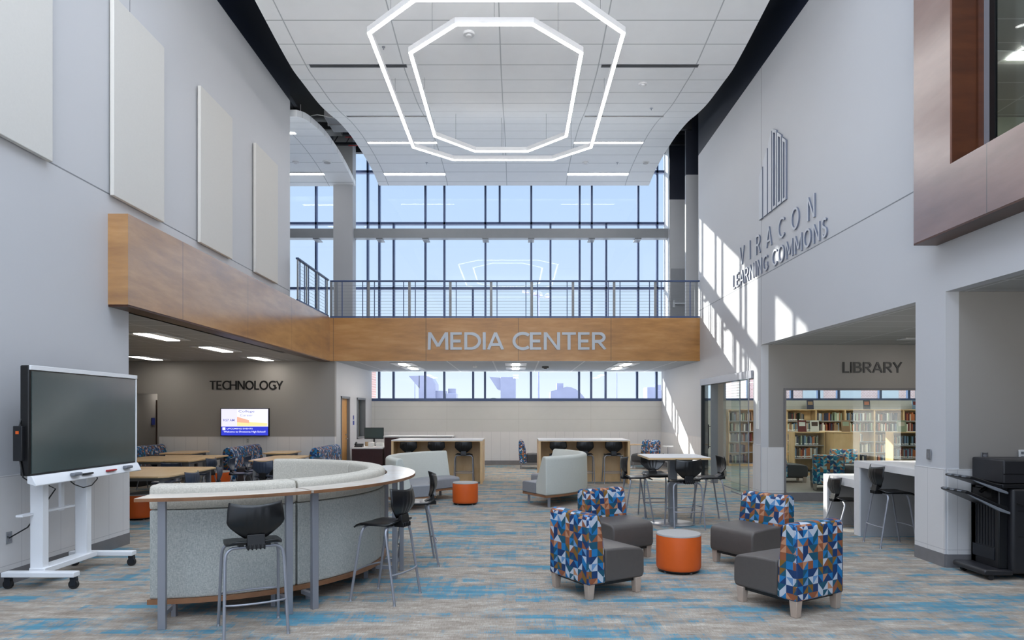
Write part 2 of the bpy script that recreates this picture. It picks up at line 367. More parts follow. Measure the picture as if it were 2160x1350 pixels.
def sign(name, txt, width, height, depth, mat, xf, label, w=.14, space=.12, side=None):
    """raised lettering; every letter is a part"""
    tot = sum(GL[c][0] for c in txt)+space*(len(txt)-1); sc = width/tot
    root = thing(name, label, 'sign', xf(0, 0, 0)); org = Vector(xf(0, 0, 0)); x0 = 0
    for c in txt:
        gw, strokes = GL[c]
        if strokes:
            vs = []; fs = []; mi = []
            for si, st in enumerate(strokes):
                closed = abs(st[0][0]-st[-1][0]) < 1e-6 and abs(st[0][1]-st[-1][1]) < 1e-6
                P = [Vector(((x0+x)*sc, y*height)) for x, y in (st[:-1] if closed else st)]
                n = len(P); hw = w*height/2; Lp = []; Rp = []
                for i in range(n):
                    a = P[i-1] if (i > 0 or closed) else None; b = P[(i+1) % n] if (i < n-1 or closed) else None
                    n1 = Vector((-(P[i]-a).y, (P[i]-a).x)).normalized() if a is not None else None
                    n2 = Vector((-(b-P[i]).y, (b-P[i]).x)).normalized() if b is not None else None
                    if n1 is None: o = n2*hw
                    elif n2 is None: o = n1*hw
                    else: k = max(.35, 1+n1.dot(n2)); o = (n1+n2)*(hw/k)
                    Lp.append(P[i]+o); Rp.append(P[i]-o)
                clamp = lambda q: Vector((q.x, min(max(q.y, -.0), height)))
                base = len(vs)
                for z in (si*.0012, depth-si*.0012):
                    for q in Lp+Rp: q = clamp(q) if c in 'MANVELDTYRBHI' else q; vs.append(Vector(xf(q.x, q.y, z))-org)
                m = 2*n
                for i in range(n if closed else n-1):
                    j = (i+1) % n
                    fs.append((base+m+i, base+m+j, base+m+n+j, base+m+n+i)); mi.append(0)
                    fs.append((base+i, base+j, base+m+j, base+m+i)); mi.append(1); fs.append((base+n+i, base+n+j, base+m+n+j, base+m+n+i)); mi.append(1)
                    fs.append((base+i, base+j, base+n+j, base+n+i)); mi.append(0)
                if not closed:
                    for i in (0, n-1): fs.append((base+i, base+n+i, base+m+n+i, base+m+i)); mi.append(1)
            me = bpy.data.meshes.new('letter'); me.from_pydata([tuple(v) for v in vs], [], fs); me.materials.append(M[mat]); me.materials.append(M[side or mat])
            for f, k in zip(me.polygons, mi): f.material_index = k
            bm = bmesh.new(); bm.from_mesh(me); bmesh.ops.recalc_face_normals(bm, faces=bm.faces); bm.to_mesh(me); bm.free()
            o = bpy.data.objects.new('letter', me); COL.objects.link(o); o.parent = root
        x0 += gw+space
    return root

# ------------------------------------------------------------------ the setting
XL, XR, YB = -5.16, 4.855, 22.75
def sbox(name, mat, *b, label=None, parent=None):
    o = B().box(*b).obj(name, mat, parent)
    if parent is None: struct(o, label)
    return o
def sboxes(name, mat, bs, label=None):
    m = B()
    for b in bs: m.box(*b)
    return struct(m.obj(name, mat), label)
sbox('floor', 'carpet', -13.2, 14.2, -8, 22.95, -.05, 0, label='grey woven carpet with drifts of blue')
WT = 1.11
sboxes('wall_left', 'paint', [(XL-.15, XL, -8, 9.1, 0, 8.87), (XL-.15, XL, 9.1, 15.6, 3.11, 8.87)], 'tall pale grey wall on the left with acoustic panels')
sbox('wall_left.001', 'navy', XL-.15, XL, -8, 15.6, 8.87, 10.8, label='navy painted band above the left wall')
sbox('wall_left.002', 'wainscot_y', XL, XL+.012, -8, 9.1, .15, WT, label='white tile wainscot on the left wall')
sbox('baseboard_left', 'baseb', XL, XL+.016, -8, 9.1, 0, .15)
m = B(); m.box(XL, XL+.002, 0, 15.6, 4.515, 4.53)
for y in (4.9, 9.12): m.box(XL, XL+.002, y, y+.012, 4.53, 8.87)
struct(m.obj('trim_1', 'steelgrey'), 'fine reveal joints in the left wall')
# right wall: library alcove, glass doorway, copier recess
sboxes('wall_right', 'paint', [(XR, XR+.15, 7.71, 8.29, 0, 8.58), (XR, XR+.15, 8.29, 13.52, 3.09, 8.58), (XR, XR+.15, 13.52, 13.95, 0, 8.58),
    (XR, XR+.15, 13.95, 17.8, 2.61, 8.58), (XR, XR+.15, 17.8, 18.16, 0, 8.58), (XR, XR+.15, 18.16, YB, 0, 4.24),
    (XR, XR+.15, -8, 7.71, 3.115, 4.37), (XR, XR+.15, 7.2, 7.71, 4.37, 8.58), (XR, XR+.15, -8, 7.2, 7.9, 8.58), (XR, XR+.15, -8, 2.5, 0, 3.115)], 'tall pale grey wall on the right with openings')
sbox('wall_right.001', 'navy', XR, XR+.15, -8, 18.16, 8.58, 10.8, label='navy painted band above the right wall')
sboxes('wall_right.002', 'wainscot_y', [(XR-.012, XR, 7.71, 8.29, .15, WT), (XR-.012, XR, 13.52, 13.95, .15, WT), (XR-.012, XR, 17.8, YB, .15, WT)], 'white tile wainscot on the right wall')
sboxes('baseboard_right', 'baseb', [(XR-.016, XR, 7.71, 8.29, 0, .15), (XR-.016, XR, 13.52, 13.95, 0, .15), (XR-.016, XR, 17.8, YB, 0, .15)])
m = B(); m.box(XR-.002, XR, 7.86, 18.1, 4.435, 4.45)
for y in (13.5,): m.box(XR-.002, XR, y, y+.012, 3.1, 8.58)
struct(m.obj('trim_2', 'steelgrey'), 'fine reveal joints in the right wall')
# copier recess (frontal wall at 7.71)
sbox('wall_back', 'taupe', XR+.15, 9.5, 7.71, 7.86, 0, 3.115, label='taupe wall of the copier recess')
sbox('wall_back.001', 'wainscot_x', XR+.02, 9.5, 7.695, 7.71, .15, WT, label='white wainscot of the copier recess')
sbox('baseboard_back', 'baseb', XR, 9.5, 7.69, 7.71, 0, .15)
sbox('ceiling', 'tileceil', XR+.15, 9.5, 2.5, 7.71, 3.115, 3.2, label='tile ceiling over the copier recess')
sbox('wall_right.003', 'taupe', 9.35, 9.5, 2.5, 7.71, 0, 3.115)
sbox('wall_back.002', 'taupe', XR+.15, 9.5, 2.35, 2.5, 0, 3.115)
# library alcove wall (frontal at 13.52) with the big interior window
LW = (5.345, 9.6, .17, 2.19)
sboxes('wall_back.003', 'taupe', [(XR+.15, LW[0]-.04, 13.52, 13.67, 0, 3.09), (LW[0]-.04, LW[1], 13.52, 13.67, LW[3]+.04, 3.09), (LW[1], 11, 13.52, 13.67, 0, 3.09)], 'taupe wall carrying the library sign')
sbox('wall_back.004', 'wainscot_x', XR+.012, LW[0]-.04, 13.508, 13.52, .15, 1.06, label='white wainscot beside the library window')
sbox('ceiling.001', 'tileceil', XR+.15, 11, 7.86, 13.52, 3.09, 3.2, label='tile ceiling of the library alcove')
sbox('wall_right.004', 'taupe', 10.85, 11, 7.86, 13.52, 0, 3.09)
w = struct(B().box(LW[0]-.04, LW[0], 13.49, 13.6, .0, LW[3]+.04).box(LW[0], LW[1], 13.49, 13.6, LW[3], LW[3]+.04).box(LW[0], LW[1], 13.46, 13.6, .0, LW[2]).obj('window_1', 'baseb'), 'wide interior window into the library')
for a, b in ((LW[0], 6.62), (6.63, 7.95), (7.96, LW[1])): B().box(a, b, 13.54, 13.552, LW[2], LW[3]).obj('pane', 'glass_green', w)
# library room
sboxes('wall_back.005', 'block_x', [(XR+.15, 14, YB, YB+.15, 0, 2.15), (XR+.15, 14, YB, YB+.15, 3.05, 4.24)], 'back wall of the library')
sbox('wall_right.005', 'taupe', 13.85, 14, 13.67, YB, 0, 3.1)
sbox('wall_right.006', 'greypaint', 11, 14, 13.52, 13.67, 0, 3.1)
sbox('ceiling.002', 'tileceil', XR+.15, 14, 13.67, YB, 3.05, 3.11, label='tile ceiling of the library')
sbox('wall_right.007', 'taupe', 5.5, 5.76, 18.7, 19.1, 0, 3.05, label='grey column inside the library doorway')
sbox('trim_3', 'baseb', 5.49, 5.77, 18.69, 19.11, 0, .15)
sbox('floor.001', 'tilefloor', XR+.6, 8.4, 14.2, 18.2, 0, .004, label='brown floor strip inside the library doorway')
w = struct(B().box(5.0, 14, YB+.0, YB+.1, 2.15, 2.22).obj('window_2', 'mullion'), 'high strip window of the library')
B().box(5.0, 14, YB+.05, YB+.06, 2.22, 3.05).obj('pane', 'glass', w)
for x in (5.6, 6.9, 7.75, 9.2, 10.1, 10.75, 12.15, 13.1): B().box(x-.04, x+.04, YB-.02, YB+.1, 2.22, 3.05).obj('mullion', 'mullion', w)
# glass doorway to the library
w = struct(B().box(XR-.05, XR+.16, 13.95, 17.8, 2.45, 2.61).obj('door_1', 'legmetal'), 'sliding glass library door with a metal header')
def gdoor(y0, y1, x, handle):
    p = B().box(x, x+.012, y0, y1, .02, 2.45).obj('glass_leaf', 'glass_green', w)
    B().box(x-.004, x+.016, y0, y0+.02, .0, 2.45).obj('edge_profile', 'legmetal', w)
    B().box(x-.004, x+.016, y0, y1, 0, .025).obj('bottom_rail', 'legmetal', w)
    if handle:
        for dx in (-.06, .07): B().tube([(x+dx, handle, .85), (x+dx, handle, 1.45)], .014).tube([(x, handle, .9), (x+dx, handle, .9)], .01).tube([(x, handle, 1.4), (x+dx, handle, 1.4)], .01).obj('handle', 'blackmetal', w)
gdoor(13.98, 15.1, XR-.09, None); gdoor(15.1, 16.3, XR+.1, None); gdoor(16.95, 17.78, XR+.02, 17.05)
B().box(XR-.02, XR+.15, 17.76, 17.84, 0, 2.45).obj('jamb', 'blackmetal', w)
B().box(XR-.02, XR+.15, 16.9, 16.95, 0, 2.45).obj('jamb', 'steelgrey', w)
# back wall under the bridge with the low strip window
sbox('wall_back.006', 'block_x', -4.8, XR, YB, YB+.2, WT, 2.13, label='grey block back wall under the strip window')
sbox('wall_back.007', 'wainscot_x', -4.8, XR, YB-.01, YB+.2, .15, WT, label='white wainscot along the back wall')
sbox('baseboard_back.001', 'baseb', -4.8, XR, YB-.02, YB+.0, 0, .15)
sbox('wall_back.008', 'paint', -5.2, XR, YB, YB+.2, 3.11, 4.24)
w = struct(B().box(-4.8, XR, YB-.02, YB+.12, 2.13, 2.22).obj('window_3', 'mullion'), 'low strip window across the back wall')
B().box(-4.8, XR, YB+.05, YB+.06, 2.22, 3.11).obj('pane', 'glass', w)
for px in (799.5, 830, 896.5, 937, 998, 1023, 1120, 1161, 1221.5, 1247, 1277.5, 1344, 1385):
    if px == 1161: continue
    x = (px-1088)*YB/1440; B().box(x-.035, x+.035, YB-.02, YB+.1, 2.22, 3.11).obj('mullion', 'mullion', w)
# tech room shell
sboxes('wall_back.009', 'taupe', [(-9.5, -4.801, 18.1, 18.25, WT, 3.11), (-9.5, -9.45, 18.1, 18.25, 0, WT), (-13, -9.5, 18.1, 18.25, 2.25, 3.11), (-13, -10.15, 18.1, 18.25, 0, 2.25)], 'taupe wall carrying the technology sign')
sbox('wall_back.010', 'wainscot_x', -9.45, -4.8, 18.09, 18.25, .0, WT, label='white wainscot of the technology room')
sboxes('wall_back.011', 'taupe', [(-10.3, -10.15, 18.25, 20.4, 0, 2.4), (-9.45, -9.3, 18.25, 20.4, 0, 2.4), (-10.3, -9.3, 20.4, 20.5, 0, 2.4), (-10.3, -9.3, 18.25, 20.4, 2.4, 2.45)], 'short corridor beyond the technology room')
sbox('wall_left.003', 'taupe', -13.15, -13, 9.1, 18.25, 0, 3.11)
sbox('wall_left.004', 'taupe', -13.15, XL-.15, 8.95, 9.1, 0, 3.11)
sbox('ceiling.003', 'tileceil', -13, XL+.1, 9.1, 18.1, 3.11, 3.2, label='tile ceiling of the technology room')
sbox('wall_left.005', 'paint', -4.95, -4.8, 18.26, 18.72, 0, 3.11, label='pale side wall beside the office door')
sboxes('wall_left.006', 'paint', [(-4.95, -4.8, 18.72, 19.7, 2.2, 3.11), (-4.95, -4.8, 19.7, 20.6, 0, 3.11), (-4.95, -4.8, 20.6, 21.75, 2.2, 3.11), (-4.95, -4.8, 20.6, 21.75, 0, .95), (-4.95, -4.8, 21.75, YB, 0, 3.11)], 'pale side wall with a door and a pass-through window')
w = struct(B().box(-4.9, -4.86, 18.78, 19.64, 0, 2.14).obj('door_2', 'doorwood'), 'wooden office door in a dark grey frame')
B().box(-4.96, -4.78, 18.72, 18.78, 0, 2.2).box(-4.96, -4.78, 19.64, 19.70, 0, 2.2).box(-4.96, -4.78, 18.72, 19.70, 2.14, 2.2).obj('door_frame', 'steelgrey', w)
B().tube([(-4.86, 19.5, 1.0), (-4.8, 19.5, 1.0), (-4.8, 19.38, 1.0)], .012).cyl(-4.85, 19.5, 1.1, 1.13, .02).obj('door_handle', 'chrome', w)
w = struct(B().box(-4.96, -4.78, 20.6, 20.66, .95, 2.2).box(-4.96, -4.78, 21.69, 21.75, .95, 2.2).box(-4.96, -4.78, 20.6, 21.75, 2.14, 2.2).box(-4.96, -4.78, 20.6, 21.75, .95, 1.0).box(-4.93, -4.87, 21.15, 21.2, 1, 2.14).obj('window_4', 'steelgrey'), 'dark framed office window in the side wall')
B().box(-4.91, -4.9, 20.66, 21.69, 1.0, 2.14).obj('pane', 'glass', w)
sboxes('wall_left.007', 'tan', [(-7.2, -7.1, 18.3, YB, 0, 3.1), (-7.2, -4.95, YB, YB+.1, 0, 3.1)], 'tan office walls seen through the side window')
sbox('ceiling.004', 'tileceil', -7.2, -4.8, 18.25, YB, 3.11, 3.2)
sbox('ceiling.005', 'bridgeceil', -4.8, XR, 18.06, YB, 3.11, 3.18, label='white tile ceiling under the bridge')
sbox('floor.002', 'baseb', -10.2, 7, 18.06, YB, 3.2, 4.24, label='upper walkway floor')
sbox('floor.003', 'baseb', -10.2, -4.95, 15.6, 18.06, 3.2, 4.24)
# wooden fascias
sbox('trim_4', 'veneer_y', XL, -4.905, 8.635, 18.0, 3.115, 4.265, label='honey wood fascia beam along the left wall')
sbox('trim_5', 'veneer_x', -4.905, XR, 18.0, 18.06, 3.105, 4.24, label='honey wood fascia of the bridge')
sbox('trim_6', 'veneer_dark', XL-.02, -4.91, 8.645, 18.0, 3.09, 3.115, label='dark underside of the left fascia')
# upper level: columns, side returns, curtain wall
sbox('wall_right.008', 'colgrey', 4.86, 6.2, 19.5, 19.62, 4.24, 8.54, label='grey upper wall beside the bridge')
sbox('wall_right.009', 'navy', 4.86, 6.2, 19.5, 19.62, 8.54, 10.8)
sbox('wall_right.010', 'colgrey', 4.93, 6.5, 21.9, 22.0, 4.24, 8.58, label='grey upper wall with the exit door')
sbox('wall_right.011', 'navy', 4.93, 6.5, 21.9, 22.0, 8.58, 10.8)
sbox('wall_right.012', 'white', 4.93, 5.03, 22.0, YB, 4.24, 10.8)
sbox('wall_right.013', 'colgrey', 6.2, 6.3, 18.0, 22.0, 4.24, 10.8)
sbox('wall_right.014', 'colgrey', XR+.15, 6.3, 18.0, 18.1, 4.24, 10.8)
w = struct(B().box(4.98, 5.43, 21.87, 21.9, 4.24, 6.36).obj('door_3', 'steelgrey'), 'grey exit door on the upper walkway')
B().box(5.03, 5.43, 21.80, 21.85, 5.2, 5.26).box(5.02, 5.08, 21.79, 21.87, 5.1, 5.33).obj('push_bar', 'chrome', w)
sbox('wall_left.008', 'colgrey', -10.2, -10.05, 15.6, YB, 4.24, 10.8)
sbox('wall_left.009', 'colgrey', -10.2, XL-.15, 15.45, 15.6, 4.24, 10.8)
sbox('trim_7', 'colgrey', -5.855, -5.235, 21.9, 22.35, 4.24, 10.8, label='square grey column before the tall windows')
sboxes('trim_8', 'steelgrey', [(-10, -5.855, 22.08, 22.36, 7.40, 7.70), (-5.235, 4.93, 22.08, 22.36, 7.40, 7.70)], 'grey steel beam across the tall windows')
mu = B()
w = struct(B().box(-10, 4.93, YB-.04, YB+.1, 4.24, 4.3).obj('window_5', 'mullion'), 'tall curtain wall of clear glass in dark mullions with blue haze in their colour')
for h in (5.88, 8.04, 9.76): B().box(-10, 4.93, YB-.06, YB+.1, h-.04, h+.04).obj('transom', 'mullion', w)
def mul(px, z0, z1):
    x = (px-1088)*YB/1440; B().box(x-.032, x+.032, YB-.06, YB+.1, z0, z1).obj('mullion', 'mullion', w)
for px in (545, 590, 667, 776, 800.3, 897.5, 937.5, 1024, 1120.5, 1222.5, 1248, 1346, 1386): mul(px, 4.24, 10.8)
mul(1054, 8.04, 10.8); mul(830.7, 4.24, 8.04); mul(1161, 4.24, 8.04); mul(1278.5, 4.24, 8.04); mul(997.5, 4.24, 5.88)
B().box(-10, 4.93, YB+.02, YB+.03, 4.3, 10.7).obj('pane', 'glass', w)
m = B()
for px in (667, 800.3, 897.5, 1024, 1120.5, 1248, 1346):
    x = (px-1088)*22.2/1440; m.box(x-.1, x+.1, 22.15, 22.6, 7.37, 7.40)
struct(m.obj('trim_9', 'steelgrey'), 'steel brackets tying the mullions to the beam')
# roof deck, joists, girders
sbox('ceiling.006', 'deck', -10.2, 7, 9, YB+.2, 10.7, 10.8, label='dark corrugated roof deck')
m = B()
for y in (10.2, 12.2, 14.2, 16.2, 18.2, 20.2, 21.7):
    m.box(-10, 6.5, y-.05, y+.05, 10.25, 10.32).box(-10, 6.5, y-.05, y+.05, 10.6, 10.68)
    for i in range(40): m.tube([(-9.8+i*.4, y, 10.3), (-9.6+i*.4, y, 10.62)], .015, 4)
struct(m.obj('trim_10', 'blackmetal'), 'dark open-web roof joists')
sboxes('trim_11', 'blackmetal', [(-10, 5, 22.45, 22.6, 10.3, 10.7), (-10, 5, 19.4, 19.5, 9.8, 10.0), (-5.9, -5.2, 13, 20.5, 10.05, 10.2), (4.3, 4.5, 16, 22, 9.9, 10.05)], 'dark roof girders')
t = thing('air_duct', 'grey boxy air duct hung from the dark roof between the two ceiling clouds', 'duct', (-4.7, 19.0, 9.75)); B().box(-.5, .35, -.5, .5, 0, .5).obj('duct_body', 'colgrey', t, .01); B().box(-.53, .38, -.03, .03, -.02, .52).obj('flange', 'colgrey', t)
t = thing('sprinkler_pipe', 'thin red sprinkler pipe in the dark gap left of the main ceiling', 'pipe', (-4.75, 20.2, 9.9))
B().tube([(-.3, 0, 0), (.1, 0, 0), (.1, 0, -.25), (-.2, 0, -.25)], .018).obj('pipe', 'red', t); B().tube([(-.12, 0, 0), (-.12, 0, .4)], .01).obj('hanger', 'red', t)
t = thing('conduit', 'white slack cable looping in the dark gap above the left ceiling cloud', 'cable', (-5.0, 18.4, 9.9))
B().tube([(-.8, 0, .79)]+[(-.8+i*.15, 0, -.35+.12*math.sin(i*.7)+i*.04) for i in range(10)]+[(.6, 0, .79)], .012).obj('cable', 'white', t)
# unseen hall end behind the camera: open front and rooflight added for daylight
sbox('wall_front', 'paint', XL-.15, XR+.15, -8.15, -8, 0, 1.0)
sboxes('ceiling.007', 'white', [(XL-.15, XL+.5, -8, 9, 10.7, 10.8), (XR-.5, XR+.15, -8, 9, 10.7, 10.8), (XL, XR, -8.1, -7.5, 10.7, 10.8), (XL, XR, 8.4, 9, 10.7, 10.8)] + [(XL, XR, y, y+.25, 10.6, 10.8) for y in (-4, 0, 4)], 'roof frame of the unseen rooflight added for daylight')
# ------------------------------------------------------------------ waved ceiling cloud
CT = [(9.0, 9.1), (10.0, 8.93), (11.5, 8.72), (13.37, 8.53), (14.14, 8.57), (15.26, 8.66), (16.1, 8.80), (17.0, 8.99), (18.05, 9.13), (18.9, 9.19), (20, 9.22), (21.16, 9.18), (22.0, 9.06), (22.6, 8.95)]
def interp(T, y):
    y = max(T[0][0], min(T[-1][0], y))
    for i in range(len(T)-1):
        if y <= T[i+1][0]:
            p1, p2 = T[i], T[i+1]; p0 = T[max(i-1, 0)]; p3 = T[min(i+2, len(T)-1)]
            h = p2[0]-p1[0]; t = (y-p1[0])/h
            m1 = (p2[1]-p0[1])/(p2[0]-p0[0]) if p2[0] != p0[0] else 0; m2 = (p3[1]-p1[1])/(p3[0]-p1[0])
            return (2*t**3-3*t**2+1)*p1[1]+(t**3-2*t**2+t)*h*m1+(-2*t**3+3*t**2)*p2[1]+(t**3-t**2)*h*m2
hc = lambda y: interp(CT, y)
def cloud(x0, x1, y0, y1, T, th, name, label):
    n = 60; pts = [(y0+(y1-y0)*i/n) for i in range(n+1)]
    prof = [(y, interp(T, y)) for y in pts]+[(y, interp(T, y)+th) for y in reversed(pts)]
    o = B().prism(prof, x0, x1, 0).obj(name, 'cloud', None, smooth=True); return struct(o, label)
cloud(-4.41, 4.29, 9.0, 22.0, CT, .05, 'ceiling.008', 'white waved ceiling of thin rectangular tiles')
CT2 = [(16.1, 8.73), (16.8, 8.96), (17.6, 9.12), (18.5, 9.24), (19.7, 9.27), (20.9, 9.2), (22.0, 9.04)]
cloud(-10, -5.17, 16.1, 22.0, CT2, .16, 'ceiling.009', 'smaller arched white ceiling over the upper left walkway')
# ------------------------------------------------------------------ outside
sbox('floor.004', 'roofgravel', -60, 60, 24, 90, 1.0, 1.3, label='pale flat roof outside the strip window')
sbox('wall_back.012', 'brick', -5.6, -4.86, 23.0, 23.75, 1.3, 4.4, label='brick wall end outside the strip window')
t = thing('brick_building', 'red brick wing with windows seen through the high library windows', 'building', (18, 40, 1.3))
B().box(-4.5, 9, 0, 4, 0, 4.0).obj('wall', 'brick', t)
for i in range(5): B().box(-3.4+i*2.2, -2.2+i*2.2, -.06, 0, .9, 2.6).obj('window', 'colgrey', t)
def at(px, v, y): return ((px-1088)*y/1440, y, 1.75-(v-870)*y/1440)
Z0 = 1.3
def duct(px0, px1, v, kind, label):
    y = 34; x0, _, z1 = at(px0, v, y); x1, _, _ = at(px1, v, y); xc = (x0+x1)/2; wd = (x1-x0); H = z1-Z0
    t = thing('roof_vent', label, 'roof vent', (xc, y, Z0), 0, 'steel roof vents outside the strip window')
    if kind == 0:
        pr = [(-.5*wd, H-.02), (-.12*wd, H), (.15*wd, H), (.38*wd, H-.12), (.5*wd, H-.4), (.5*wd, 0), (-.13*wd, 0), (-.13*wd, H-.55)]
        B().prism(pr[1:], -.7, .7, 1).obj('casing', 'duct', t); B().prism([(-.5*wd, H-.02), (-.1*wd, H), (-.1*wd, H-.62)], -.7, .7, 1).obj('hood', 'duct', t)
    elif kind == 1:
        B().box(-.08*wd, .5*wd, -.7, .7, 0, H).obj('casing', 'duct', t, .03); B().prism([(-.5*wd, H), (-.08*wd, H-.05), (-.08*wd, H-.65), (-.2*wd, H-.6)], -.6, .6, 1).obj('hood', 'duct', t)
    elif kind == 2:
        pr = [(-.5*wd, 0), (-.5*wd, H*.78)]+[(-.1*wd+.6*wd*math.sin(a), H*.90*math.cos(a)) for a in [i*PI/16 for i in range(9)]]
        B().prism(pr, -.8, .8, 1).obj('casing', 'duct', t); B().box(-.33*wd, -.17*wd, -.3, .3, H*.55, H).obj('stack', 'duct', t); B().box(-.15*wd, .1*wd, -1.0, -.8, 0, H*.3).obj('cap', 'white', t)
    else:
        B().box(-.5*wd, -.03*wd, -.5, .5, 0, H*.93).obj('casing', 'duct', t, .02); B().box(.0, .5*wd, -.5, .5, 0, H*.85).obj('casing', 'duct', t, .02)
        B().cyl(.25*wd, 0, H*.85, H, .2*wd, 12).obj('cap', 'duct', t)
duct(867, 922, 794, 0, 'curved silver roof vent with a slanted hood, left of the strip window')
duct(922, 964, 820, 3, 'pair of low grey roof boxes beside the curved vent')
duct(1033, 1088, 796, 1, 'tall square roof vent with a pointed hood, centre of the strip window')
duct(1160, 1243, 809, 2, 'rounded quarter-circle roof vent with a small stack')
duct(1361, 1396, 812, 3, 'small roof vent boxes at the right end of the strip window')
for px, y, top, lab in ((875, 60, 803, 'thin light pole outside beside the curved roof vent'), (1136, 80, 622, 'tall floodlight mast outside behind the bridge railing'), (1301, 60, 786, 'thin pole outside right of the rounded roof vent')):
    x, _, z = at(px, top, y)
    t = thing('light_pole', lab, 'pole', (x, y, Z0)); B().tube([(0, 0, 0), (0, 0, z-Z0)], .14 if y == 80 else .05).obj('pole', 'duct', t)
    if y == 80:
        B().tube([(-1.6, 0, z-Z0+.2), (1.4, 0, z-Z0-.5)], .06).obj('crossbar', 'duct', t)
        for k, dx in enumerate((-1.5, -.2, .1, 1.1)): B().lathe([(.1, .3), (.35, .1), (.42, -.15)], 0, 0, 10).obj('floodlight', 'duct', t).location = (dx, -.2, z-Z0+.1-dx*.2)
m = B()
for i in range(70):
    x = -37+i*.55; r = random.uniform(.8, 1.7); z = 1.2+random.random()*1.0+(1.2 if i < 30 else .3)*math.exp(-((i-14)/16)**2)
    m.lathe([(r*math.sin(a), z+r*math.cos(a)*.9) for a in (3.0, 2.5, 2, 1.5, 1, .5, .1)], x, 85+random.random()*4, 8)
tag(m.obj('tree_line', 'tree', smooth=True), 'hazy green tree line on the horizon outside the strip window', 'trees', kind='stuff')

# ------------------------------------------------------------------ signs
fr = lambda X, Y, Zb: (lambda x, y, z: (X+x, Y-z, Zb+y))
sign('wall_sign', 'MEDIA CENTER', 4.68, .46, .04, 'signsilver', fr(-2.315, 17.999, 3.40), 'silver raised MEDIA CENTER letters on the wooden bridge fascia', .17, .09)
sign('wall_sign', 'LIBRARY', 1.17, .215, .02, 'signblack', fr(6.47, 13.519, 2.535), 'black raised LIBRARY letters above the interior window', .15, .10)
sign('wall_sign', 'TECHNOLOGY', 1.93, .235, .02, 'signblack', fr(-8.11, 18.099, 2.355), 'black raised TECHNOLOGY letters on the taupe wall', .15, .08)
rt = lambda Y, Zb: (lambda x, y, z: (XR-.001-z, Y-x, Zb+y))
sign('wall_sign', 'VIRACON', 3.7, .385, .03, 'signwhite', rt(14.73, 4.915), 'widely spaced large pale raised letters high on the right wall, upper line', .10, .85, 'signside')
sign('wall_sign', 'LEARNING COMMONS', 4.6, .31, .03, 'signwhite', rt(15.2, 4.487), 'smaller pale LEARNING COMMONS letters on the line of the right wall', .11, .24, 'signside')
t = thing('wall_emblem', 'pale raised skyline emblem of six upright bars above the raised letters of the right wall', 'emblem', (XR, 12.9, 5.56))
def bar(y0, y1, h0, h1, hollow=False):
    o = [(y0, 0), (y1, 0), (y1, h1), (y0, h0)]
    o = [(a-12.9, b) for a, b in o]
    if not hollow:
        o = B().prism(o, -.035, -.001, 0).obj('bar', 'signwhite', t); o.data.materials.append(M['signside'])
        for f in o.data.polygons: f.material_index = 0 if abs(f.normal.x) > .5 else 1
    else:
        a0, a1 = y0-12.9, y1-12.9; e = .045; hi = lambda y: h0+(h1-h0)*(y-a0)/(a1-a0); m = B()
        O = [(a0, 0), (a1, 0), (a1, h1), (a0, h0)]; I = [(a0-e, .05), (a1+e, .05), (a1+e, hi(a1+e)-.06), (a0-e, hi(a0-e)-.06)]
        V = [[m.b.verts.new((x, p[0], p[1])) for p in P] for x in (-.035, -.001) for P in (O, I)]
        for i in range(4):
            j = (i+1) % 4
            m.b.faces.new((V[0][i], V[0][j], V[1][j], V[1][i])); m.b.faces.new((V[2][i], V[2][j], V[3][j], V[3][i])); m.b.faces.new((V[0][i], V[0][j], V[2][j], V[2][i])); m.b.faces.new((V[1][i], V[1][j], V[3][j], V[3][i]))
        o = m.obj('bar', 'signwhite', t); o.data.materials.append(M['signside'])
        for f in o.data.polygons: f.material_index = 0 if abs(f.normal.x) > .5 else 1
bar(13.54, 13.36, .85, 1.0); bar(13.3, 13.1, 1.1, 1.26); bar(13.05, 12.88, 1.34, 1.5)
bar(12.84, 12.64, 1.52, 1.42, True); bar(12.60, 12.41, 1.36, 1.24, True); bar(12.37, 12.2, 1.18, 1.06, True)

# ------------------------------------------------------------------ acoustic panels on the left wall
for i, (y0, lab) in enumerate(((6.26, 'cream fabric acoustic panel nearest, at the top left corner'), (8.64, 'tall cream acoustic panel above the near end of the wood beam'), (11.02, 'cream acoustic panel third along the left wall'), (13.36, 'farthest cream acoustic panel on the left wall'))):
    o = B().box(XL+.021, XL+.075, y0, y0+1.24, 4.5, 7.03).obj('acoustic_panel', 'acoustic', None, .006); tag(o, lab, 'wall panel', 'acoustic panels on the left wall')

